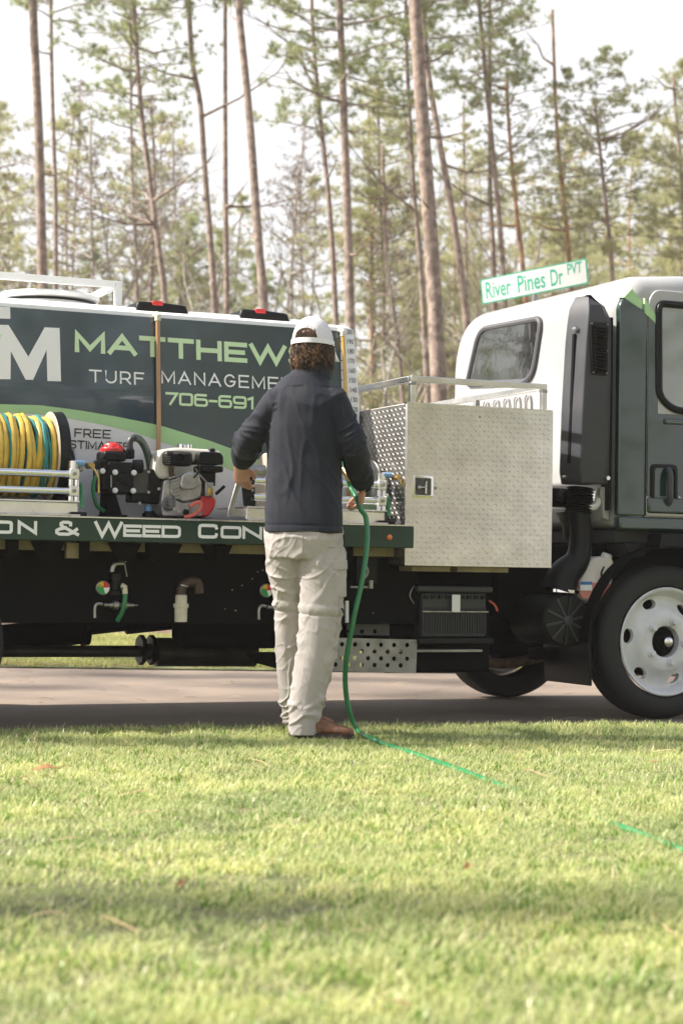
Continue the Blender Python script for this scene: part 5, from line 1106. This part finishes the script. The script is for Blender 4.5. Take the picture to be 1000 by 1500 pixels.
def hand(mb, wrist, pd, nrm, thumb, curl, sp=.019):
    """pd: palm direction, nrm: palm-side normal the fingers curl to, thumb: direction of the thumb side"""
    pd, nrm, thumb = Vector(pd).normalized(), Vector(nrm).normalized(), Vector(thumb).normalized(); kn = wrist+pd*.085
    btube(mb, [wrist-pd*.02, wrist+pd*.02, wrist+pd*.055, kn], [(.027, .019), (.036, .017), (.041, .015), (.038, .012)], thumb, 16)
    for i, L_ in enumerate((.074, .082, .077, .060)):
        p = kn+thumb*(.0285-sp*i)-pd*.015-pd*.004*abs(i-1); q = [p]; a = .12+.05*i; 
        for j, f in enumerate((.2, .42, .3, .22)):
            q.append(q[-1]+(pd*math.cos(a)+nrm*math.sin(a))*L_*f*1.05); a += curl
        btube(mb, q, [(.0095, .0095), (.0092, .0092), (.0085, .0085), (.0078, .0078), (.0062, .006)], thumb, 10)
    p = wrist+pd*.025+thumb*.028; q = [p, p+(pd*.6+thumb*.6+nrm*.3).normalized()*.035, p+(pd*.8+thumb*.35+nrm*.7).normalized()*.062, p+(pd*.9+thumb*.1+nrm*.9).normalized()*.085]
    btube(mb, q, [(.015, .015), (.0125, .0125), (.0105, .0105), (.0078, .0078)], nrm, 12)
hand(mb, LH, (.10, .35, -.93), (.35, .9, .2), (.9, -.3, .1), .55)
hand(mb, RH, (-.12, .55, -.80), (-.9, .1, -.25), (.1, .85, .45), .95)
# legs
LLEG = [Vector(p) for p in [(-.235, 8.05, .90), (-.226, 8.08, .775), (-.208, 8.15, .60), (-.216, 8.20, .43), (-.203, 8.25, .25), (-.184, 8.29, .08)]]
RLEG = [Vector(p) for p in [(-.085, 8.02, .90), (-.080, 8.01, .77), (-.080, 8.0, .595), (-.098, 7.99, .40), (-.132, 7.98, .22), (-.142, 7.97, .07)]]
for L_ in (LLEG, RLEG): btube(mb, L_, [(.075, .08), (.07, .075), (.052, .055), (.05, .052), (.04, .04), (.035, .035)], rgt)
bme = remesh(mb, .0045, 3, .5); finish(bme, 'body', skin, man)
for s in (-1, 1):
    mb = MB(); ell(mb, hp(.031*s, .077, .008), (.011, .011, .011), None, 8); mb.build('eye', whiteplas, man)
mb = MB(); btube(mb, [hp(-.024, .089, -.058), hp(0, .099, -.056), hp(.024, .089, -.058)], [(.003, .003), (.005, .004), (.003, .003)], (0, 0, 1), 8); mb.build('mouth', mat('lip_skin', (.42, .16, .13), .5), man)
# ---- jacket
def fold(p, sx, sy, sz, seed): return noise.noise((p.x*sx+seed, p.y*sy, p.z*sz))
def ridge(x): return (1-abs(x)*2)
def crease(x, k=5): return max(0, 1-abs(x)*k)**1.4
mb = MB()
btube(mb, [(-.164, 8.02, .925), (-.164, 8.02, 1.0), (-.166, 8.03, 1.12), (-.165, 8.035, 1.25), (-.164, 8.035, 1.38), (-.162, 8.035, 1.48), (-.158, 8.04, 1.545), (-.146, 8.045, 1.59), (-.134, 8.05, 1.625), (-.130, 8.055, 1.652)],
      [(.176, .135), (.174, .128), (.168, .122), (.170, .120), (.178, .122), (.178, .115), (.150, .100), (.100, .086), (.072, .078), (.070, .078)], rgt, 28)
for S_, E_, W_, ww in ((LS, LE, LW, .044), (RS, RE, RW, .045)):
    inn = S_+(Vector((-.16, 8.03, 1.50))-S_)*.35; W2 = W_+(W_-E_).normalized()*.012
    btube(mb, [inn, S_, S_.lerp(E_, .5)+Vector((0, -.005, 0)), E_, E_.lerp(W_, .5)+Vector((0, 0, -.008)), W_, W2], [(.055, .06), (.066, .070), (.062, .065), (.060, .061), (.055, .057), (ww, ww), (ww-.004, ww-.004)], (1, 0, 0), 20)
jme = remesh(mb, .005, 6, .6)
def jf(p, n_):
    d = 0
    if p.z < 1.56 and -.33 < p.x < .0: d += .009*fold(p, 9, 9, 2.4, 3)+(.0055*crease(fold(p, 8, 8, 3.2, 9), 5)+.003*crease(fold(p, 12, 12, 4.5, 29), 5))*min(1, max(0, (p.z-.97)*6))-.003+.006*crease(noise.noise((p.x*9+p.z*7, 3, p.z*2-p.x*3)), 4)*max(0, 1-abs(p.z-1.15)/.25)
    for S_, E_, W_ in ((LS, LE, LW), (RS, RE, RW)):
        for A_, B_, w_ in ((S_, E_, .5), (E_, W_, 1)):
            t = (p-A_).dot(B_-A_)/(B_-A_).length_squared
            if -.05 < t < 1.05 and ((p-A_)-(B_-A_)*t).length < .085:
                s_ = t*(B_-A_).length; side_ = (p-A_)-(B_-A_)*t; d += (.5+.6*w_)*.011*crease(noise.noise((s_*17+noise.noise(p*7)*1.6, side_.x*7, side_.z*7+w_)), 3)-.003
    if abs(p.z-.955) < .006: d -= .0025
    return d
jo = finish(jme, 'jacket', jack, man, jf)
# raised collar and raglan seams
mb = MB(); rs = []
for k in range(25):
    a = R(-205+230*k/24+90+90) if False else R(-90-118+236*k/24); cx_ = Vector((-.131, 8.052, 0))
    d = rgt*math.cos(a)+fwd*math.sin(a); o_ = .074+.010*abs(math.sin(a/2)); top = 1.660+(.012 if abs(k-12) > 8 else 0); h = [cx_+d*(o_+.004)+Vector((0, 0, 1.598)), cx_+d*(o_+.002)+Vector((0, 0, top)), cx_+d*(o_-.004)+Vector((0, 0, top)), cx_+d*(o_-.006)+Vector((0, 0, 1.60))]
    rs.append(h)
mb.rings(rs); part('collar', mb, jack, man, .001, 50)
# ---- trousers
mb = MB()
btube(mb, [(-.163, 8.03, .965), (-.163, 8.03, .90), (-.163, 8.035, .82)], [(.168, .128), (.178, .138), (.165, .125)], rgt, 28)
rL = [(.092, .105), (.096, .105), (.082, .09), (.070, .078), (.070, .075), (.066, .072), (.066, .073)]; rR = [(.094, .108), (.102, .108), (.092, .098), (.084, .092), (.074, .083), (.068, .077), (.070, .08)]
btube(mb, [LLEG[0]+Vector((.01, 0, 0))]+LLEG[1:5]+[LLEG[5]+Vector((0, 0, .03)), LLEG[5]+Vector((0, 0, -.01))], rL, rgt, 24); btube(mb, [RLEG[0]]+RLEG[1:5]+[RLEG[5]+Vector((0, 0, .04)), RLEG[5]+Vector((.0, 0, -.016))], rR, rgt, 24)
tme = remesh(mb, .0045, 7, .6)
def tf_(p, n_):
    z = p.z; d = 0
    right_leg = p.y < 8.06+max(0, (z-.7))*1.5 if z < .8 else True
    sg = 1 if p.x > -.155 else -1
    # long slanting folds, closer together round the knee and over the shoe
    q = Vector((p.x, p.y, p.z)); sl = p.z+sg*.55*(p.x+.15)
    low = max(0, 1-abs(z-.20)/.22); knee = max(0, 1-abs(z-.50)/.16); seat = max(0, 1-abs(z-.80)/.12)
    d += (.005+.007*low+.004*knee)*crease(noise.noise((p.x*5, p.y*5+3, sl*(8+8*low)+noise.noise(q*5)*1.4)), 5)+(.0045+.002*low)*crease(noise.noise((p.x*6+9, p.y*6, (p.z-sg*.9*(p.x+.15))*(7+7*low)+noise.noise(q*7+Vector((5,5,5)))*1.2)), 5.5)+.002*crease(noise.noise((p.x*14, p.y*14, (p.z+sg*1.1*p.x)*15)), 6)-.003
    d += .0025*noise.noise(q*13)+.007*seat*ridge(noise.noise((p.x*16, p.y*12, z*6+p.x*8)))
    # zip-off seam round each knee
    for zz, lo_, hi_ in ((.597, -.17, .1), (.600, -.4, -.17)):
        if lo_ < p.x < hi_:
            e = z-zz+.06*(p.x+.15)
            if abs(e) < .022: d += .006*math.cos(e/.022*math.pi/2)
            if -.030 < e < -.022: d -= .003
    return d
to = finish(tme, 'trousers', trou, man, tf_)
# cargo pocket with flap on the outer right thigh, and the back pocket
def patch(name, ctr, nrm, w_, h_, th, m, bev=.004, rot=0, flap=False):
    nrm = Vector(nrm).normalized(); x = Vector((0, 0, 1)).cross(nrm).normalized(); y = nrm.cross(x); c, s = math.cos(rot), math.sin(rot); x, y = x*c+y*s, y*c-x*s
    mb = MB(); pts = [(-w_/2, -h_/2), (w_/2, -h_/2), (w_/2, h_/2), (-w_/2, h_/2)]
    if flap: pts = [(-w_/2, -h_/2+.006), (-w_/2+.012, -h_/2-.002), (0, -h_/2-.004), (w_/2-.012, -h_/2), (w_/2, -h_/2+.008), (w_/2, h_/2), (-w_/2, h_/2)]
    n = len(pts); C_ = Vector(ctr); nn = 7; rs = []
    # bent round the leg
    def at_(a, b, t): bend = -(a*a)/(.105*2)*.9; return C_+x*a+y*b+nrm*(t+bend)
    gx = 8; vs = []; fs = []
    for t in (0, th):
        for j in range(2):
            for i in range(gx+1): a = -w_/2+w_*i/gx; b = (-h_/2 if j == 0 else h_/2)-(.006*(1-abs(a)/(w_/2)) if flap and j == 0 else 0); vs.append(at_(a, b, t))
    g = gx+1
    for i in range(gx): fs += [(i, g+i, g+i+1, i+1), (2*g+i, 2*g+i+1, 3*g+i+1, 3*g+i), (i, i+1, 2*g+i+1, 2*g+i), (g+i, 3*g+i, 3*g+i+1, g+i+1)]
    fs += [(0, 2*g, 3*g, g), (gx, g+gx, 3*g+gx, 2*g+gx)]; mb.add(vs, fs); return part(name, mb, m, man, bev, 40)
patch('cargo_pocket', (-.0155, 7.943, .722), (.60, -.80, 0), .112, .150, .009, trou, .004, .03)
patch('pocket_flap', (-.0135, 7.939, .788), (.60, -.80, .05), .118, .040, .0095, trou, .004, .03, flap=True)
patch('back_pocket', (-.085, 7.905, .868), (.12, -.99, .06), .12, .010, .004, trou, .002)
mb = MB(); mb.tube([(.012, 7.955, .915), (.016, 7.95, .88), (.014, 7.948, .865)], .005, 8); part('pocket_zip', mb, black, man)
mb = MB(); mb.tube([(.008, 7.950, .600), (.014, 7.944, .59), (.018, 7.942, .578)], .0045, 8); part('knee_zip', mb, black, man)
# seat seam, outer leg seam and hem stitching as fine raised cords
def on_surf(ob, o, d):
    o = Vector(o)-PB; hit, loc, nrm, _ = ob.ray_cast(o, Vector(d)); return (loc+nrm*.0008+PB) if hit else None
def cord(name, pts, r, m):
    pts = [p for p in pts if p is not None]
    if len(pts) > 2: part(name, MB().tube(pts, r, 5), m, man)
bpy.context.view_layer.update()
cord('seat_seam', [on_surf(to, (-.165, 7.6, z), (0, 1, 0)) for z in [.915-.008*k for k in range(14)]], .0018, trou)
cord('leg_seam', [on_surf(to, (-.010-.05*max(0, (.6-z)), 7.6, z), (0, 1, 0)) for z in [.69-.01*k for k in range(60)]], .0018, trou)
cord('leg_seam', [on_surf(to, (.3, 8.0, z), (-1, 0, 0)) for z in [.90-.01*k for k in range(78)]], .0018, trou)
if 0: cord('back_yoke_seam', [on_surf(jo, (-.165+.0105*k, 7.6, 1.505+.010*math.cos(k*.2)), (0, 1, 0)) for k in range(-12, 13)], .0013, jack)
for s_ in (): cord('raglan_seam', [on_surf(jo, (-.158+s_*(.062+.082*t), 7.6, 1.60-.27*t), (0, 1, 0)) for t in [k/20 for k in range(21)]], .0015, jack)
# ---- shoes
def shoe(heel, toe, lz):
    h, t = Vector(heel), Vector(toe); d = (t-h).normalized(); s = Vector((-d.y, d.x, 0)); L_ = (t-h).length; mb = MB()
    prof = [(0, .022, .045, .04), (.05, .034, .075, .045), (.2, .038, .095, .05), (.35, .037, .092, .05), (.5, .040, .068, .032), (.7, .046, .050, .024), (.88, .040, .042, .02), (.97, .026, .032, .014), (1.0, .010, .022, .008)]; rs = []
    for f, hw, hh, _ in prof:
        c = h+d*L_*f; rs.append([c+s*hw*math.cos(a)*(1 if math.sin(a) < 0 else .92)+Vector((0, 0, lz+.012+max(0, hh*(math.sin(a)*.5+.5)))) for a in [j*2*math.pi/16 for j in range(16)]])
    mb.rings(rs); so_ = part('shoe', mb, shoem, man, 0, 80); md = so_.modifiers.new('s', 'SUBSURF'); md.levels = md.render_levels = 1
    mb = MB(); rs = []
    for f, hw, hh, _ in prof:
        c = h+d*L_*f; hw *= 1.06; rs.append([c+s*hw+Vector((0, 0, lz)), c+s*hw+Vector((0, 0, lz+.022)), c-s*hw+Vector((0, 0, lz+.022)), c-s*hw+Vector((0, 0, lz))])
    mb.rings(rs); part('sole', mb, solem, so_, 0, 40)
shoe((-.208, 7.975, 0), (.068, 7.93, 0), .042); shoe((-.205, 8.30, 0), (-.022, 8.42, 0), .040)
# ---- cap: panelled dome with the back opening, strap, band, bill
mb = MB(); NA, NP = 72, 26; CC = hp(0, 0, .012); grid = {}
for j in range(NP+1):
    f = math.pi/2*j/NP
    for i in range(NA):
        a = 2*math.pi*i/NA; ca = max(0., math.cos(f))**.80; seam = 0
        for k in range(6):
            dd = abs((a-math.radians(30+60*k)+math.pi) % (2*math.pi)-math.pi); seam = max(seam, math.exp(-(dd*9/1)**2*2))
        r_ = 1+.010*seam; grid[i, j] = CC+rgt*(.0905*ca*math.cos(a)*r_)+fwd*(.104*ca*math.sin(a)*r_)+Vector((0, 0, .124*math.sin(f)*r_-.004*math.sin(a)))
vs = []; idx = {}
def gi_(i, j):
    k = (i % NA, j) if j < NP else (0, NP)
    if k not in idx: idx[k] = len(vs); vs.append(grid[k])
    return idx[k]
fs = []
for j in range(NP):
    for i in range(NA):
        a = 2*math.pi*(i+.5)/NA; d = (a-1.5*math.pi); z = .124*math.sin(math.pi/2*(j+.5)/NP)
        if (abs(d)/.60)**2+((z-.018)/.052)**2 < 1 and z > .012: continue
        q = [gi_(i, j), gi_(i+1, j), gi_(i+1, j+1), gi_(i, j+1)]
        fs.append(tuple(dict.fromkeys(q)))
mb.add(vs, fs); cp = part('cap', mb, capm, man, 0, 60); cp.modifiers.new('t', 'SOLIDIFY').thickness = .0022
mb = MB(); rs = []
for k in range(49):
    a = 2*math.pi*k/48; d = rgt*math.cos(a)*.0915+fwd*math.sin(a)*.105; b = CC+d+Vector((0, 0, -.004*math.sin(a))); n_ = d.normalized()
    rs.append([b+n_*.0004+Vector((0, 0, -.002)), b+n_*.0028+Vector((0, 0, -.002)), b+n_*.0022+Vector((0, 0, .020)), b-n_*.0003+Vector((0, 0, .020))])
mb.rings(rs, cap=False); part('band', mb, capb, cp)
mb = MB(); pts = []
for k in range(17):
    a = 1.5*math.pi-.64+1.28*k/16; z = .020+.036*math.sqrt(max(0, 1-((a-1.5*math.pi)/.64)**2)); f = math.asin(min(1, z/.124)); ca = max(0., math.cos(f))**.8; pts.append(CC+rgt*.0922*ca*math.cos(a)+fwd*.106*ca*math.sin(a)+Vector((0, 0, z*1.22)))
mb.tube(pts, .0035, 6); part('opening_trim', mb, capb, cp)
part('button', MB().lathe(CC+Vector((0, 0, .122)), (0, 0, 1), [(.009, 0), (.007, .005), (0, .006)], 12), capb, cp)
mb = MB(); vs = []; NB = 16
for i in range(NB+1):
    a = R(28+124*i/NB)
    for j in range(5):
        e = 1+j*.14*max(0., math.sin((a-R(28))/R(124)*math.pi))**.6; vs.append(CC+rgt*.0955*math.cos(a)*e+fwd*.110*math.sin(a)*e*1.02+Vector((0, 0, -.004-.010*j*(1+.6*abs(math.cos(a))))))
mb.add(vs, [(i*5+j, i*5+j+1, (i+1)*5+j+1, (i+1)*5+j) for i in range(NB) for j in range(4)]); bl = part('bill', mb, capb, cp, 0, 60); bl.modifiers.new('t', 'SOLIDIFY').thickness = .003
# ---- hair: undercoat and curling locks below the cap, beard along the jaw
mb = MB(); M3 = Matrix((rgt, fwd, Vector((0, 0, 1)))).transposed(); rnd = random.Random(12)
rs = []
for zz, wx, wy in ((.055, .076, .090), (.02, .082, .096), (-.01, .086, .099), (-.04, .086, .098), (-.065, .080, .092), (-.085, .062, .078)):
    rs.append([hp(wx*math.cos(a), wy*math.sin(a) if math.sin(a) < 0 else .02*math.sin(a), zz) for a in [R(175+190*j/20) for j in range(21)]]+[hp(.05, .0, zz), hp(-.05, .0, zz)])
mb.rings(rs); hr = part('hair', mb, hairm, man, 0, 80)
mb = MB()
for k in range(700):
    a = R(rnd.uniform(172, 368)); zz = rnd.uniform(-.085, .018); fz = 1-max(0, (-zz-.05)/.1)
    c = hp(.085*math.cos(a)*fz, .096*math.sin(a)*fz if math.sin(a) < 0 else .015, zz); out = (rgt*math.cos(a)+fwd*math.sin(a)).normalized(); tn = Vector((0, 0, 1)).cross(out)
    q = [c-out*.004]; ph = rnd.uniform(0, 6.28); L_ = rnd.uniform(.028, .055)
    for s_ in range(1, 7):
        t = s_/6; q.append(c+Vector((0, 0, -L_*t))+out*(.004+.0065*math.sin(t*5.5+ph)+.003*t)+tn*(.008*math.sin(t*7+ph*1.7)))
    mb.tube(q, [.0022, .0025, .0025, .0023, .0018, .0012, .0005], 4, cap=False)
for k in range(160):     # hair in the cap's opening
    a = 1.5*math.pi+rnd.uniform(-.55, .55); c = hp(.083*math.cos(a), .100*math.sin(a), rnd.uniform(.03, .075)); out = (rgt*math.cos(a)+fwd*math.sin(a)).normalized(); tn = Vector((0, 0, 1)).cross(out)
    mb.tube([c, c+out*.004+Vector((0, 0, -.010))+tn*.002, c+out*.003+Vector((0, 0, -.022))], [.0015, .0018, .0008], 4, cap=False)
part('hair_locks', mb, hairm, hr, 0, 80, 'stuff')
mb = MB()
for k in range(260):
    s = rnd.choice((-1, 1)); t = rnd.random(); c = hp(s*(.076-.03*t*t), .005+.085*t, -.030-.055*min(1, t*1.6)+rnd.uniform(-.022, .02)); out = (rgt*s*(1-t*.6)+fwd*t).normalized()
    mb.tube([c, c+out*.007+Vector((0, 0, -.004)), c+out*.011+Vector((rnd.uniform(-.003, .003), 0, -.012))], [.0012, .0012, .0005], 4, cap=False)
part('beard', mb, mat('beard_hair', (.16, .08, .04), .6), man, 0, 80, 'stuff')

# ============================================================ THE HELD GREEN HOSE
hp_ = [T(-2.0, .15, 1.30), T(-1.93, -.1, 1.28), Vector((.0, 8.42, 1.26)), Vector((.018, 8.26, 1.205)), Vector((.040, 8.25, 1.135)), Vector((.064, 8.195, 1.090)), Vector((.086, 8.175, 1.035))]
for x, y, Y in ((536, 760, 8.19), (537, 800, 8.16), (530, 850, 8.12), (518, 905, 8.10), (508, 960, 8.12), (505.5, 1000, 8.16), (511, 1040, 8.18), (524, 1070, 8.17)):
    a = aty(x, y, Y); hp_.append(Vector((a[0], Y, a[1])))
def gpt(x, y, z): d = ray(x, y); t = -(CAM_H-z)/d.z; return Vector((d.x*t, d.y*t, z+.003))
for x, y, z in ((545, 1083, .058), (562, 1091, .042), (600, 1103, .039), (640, 1117, .040), (690, 1135, .037), (725, 1149, .031), (760, 1162, .021), (800, 1177, .016), (840, 1190, .019), (880, 1204, .027), (915, 1215, .034), (950, 1228, .029), (985, 1242, .033), (1100, 1285, .03), (1300, 1340, .035), (1700, 1350, .035)): hp_.append(gpt(x, y, z))
gh = thing('garden_hose', 'thin green hose running from the man\'s hand down onto the lawn', 'hose', (.10, 8.1, .03), 0, None, (.10, 8.1, .03))
part('hose_line', MB().tube(hp_, [.0118 if p.z > .065 else .0098 for p in hp_], 12, sm=8), greenhose, gh, 0, 80)
c = Vector((.02, 8.25, 1.205)); part('hose_coupling', MB().cyl(c+Vector((-.01, .03, .012)), c+Vector((.02, -.02, -.03)), .018, 14), brass, gh)

# ============================================================ LITTER ON THE LAWN
leafm = leafmat('dead_leaf', (.30, .13, .06), (.42, .22, .10), 20, .3)
def leaf(name, label, px, py, size, rz, curl=.3, tilt=.2):
    d = ray(px, py); t = -(CAM_H-.06)/d.z; x, y = d.x*t, d.y*t; mb = MB(); n = 8; vs = []
    out = [(0, 0), (.12, .10), (.2, .2), (.33, .17), (.42, .30), (.55, .22), (.66, .30), (.78, .13), (.88, .14), (1, 0)]
    for a, b in out:
        for s in (-1, 0, 1): vs.append((size*(a-.5), size*b*s*.8, size*(curl*(abs(b*s)*1.2)**1.2+.25*math.sin(a*3.1)*curl)+.0))
    mb.add(vs, [(3*i+j, 3*i+j+1, 3*i+j+4, 3*i+j+3) for i in range(len(out)-1) for j in (0, 1)]); mb.tube([(size*.5, 0, 0), (size*.75, .005, .01)], .0012, 5)
    me = bpy.data.meshes.new(name); me.from_pydata([tuple(p) for p in mb.v], [], mb.f); me.materials.append(leafm); o = bpy.data.objects.new(name, me); col.objects.link(o); o.location = (x, y, .056); o.rotation_euler = (tilt, -tilt*.5, rz)
    tag(o, label, 'leaf'); return o
leaf('fallen_leaf', 'curled tan leaf lying on the shaded grass at the left near the road', 66, 1127, .095, .2, .35)
leaf('fallen_leaf', 'blurred reddish leaf at the very bottom of the lawn', 585, 1466, .05, 2.8, .2)
leaf('fallen_leaf', 'tiny curled brown leaf right of the middle of the lawn', 682, 1268, .035, 1.2, .8, .6)
leaf('fallen_leaf', 'small pale brown leaf above the dark shade band, left of the middle', 265, 1293, .03, .9, .5, .5)
leaf('fallen_leaf', 'orange leaf sliver in the grass at the far right near the road', 957, 1115, .035, .1, .3)
def twig(label, pts):
    q = []
    for x, y, z in pts: d = ray(x, y); t = -(CAM_H-z)/d.z; q.append(Vector((d.x*t, d.y*t, z)))
    mb = MB(); mb.tube(q, [.0018, .0015, .0012, .0009][:len(q)]+[.001]*max(0, len(q)-4), 5, sm=3); o = mb.build('dry_twig', MATS['straw_needles'], None); tag(o, label, 'twig')
twig('bent pale twig lying near the left edge just below the brown leaf', [(0, 1158, .05), (33, 1138, .065), (52, 1151, .05), (90, 1152, .05)])
twig('dry stem standing up from the grass behind the tan leaf', [(57, 1118, .05), (56, 1105, .09), (50, 1088, .14), (56, 1071, .17)])
twig('thin reddish twig left of the man\'s shoes', [(352, 1112, .055), (368, 1106, .06), (382, 1101, .06)])
twig('bent straw stem left of the man\'s shoes, nearest to them', [(370, 1112, .055), (385, 1116, .06), (395, 1124, .05)])
twig('short white straw standing in the shade right of the hose', [(760, 1116, .05), (764, 1104, .08)])
twig('thin brown twig right of the hose on the sunny edge', [(775, 1127, .055), (790, 1133, .06), (804, 1139, .05)])
twig('dry stem in the dark shade band, left of the middle', [(262, 1296, .05), (270, 1285, .07)])
twig('long dry straw lying below the dark shade band', [(150, 1342, .05), (178, 1352, .06), (203, 1366, .05)])

# ============================================================ THIN AIR VEIL, ADDED TO LIFT THE BACKGROUND
hm = bpy.data.materials.new('added_haze_air'); hm.use_nodes = True; n_ = hm.node_tree; n_.nodes.remove(n_.nodes['Principled BSDF'])
vp = n_.nodes.new('ShaderNodeVolumePrincipled'); vp.inputs['Color'].default_value = (1, .975, .92, 1); vp.inputs['Density'].default_value = .0010; vp.inputs['Anisotropy'].default_value = .2
n_.links.new(vp.outputs[0], n_.nodes['Material Output'].inputs['Volume'])
hb = MB().box((-560, -560, -1.2), (560, 560, 34)).build('added_haze', hm, None, 0); hb['kind'] = 'stuff'
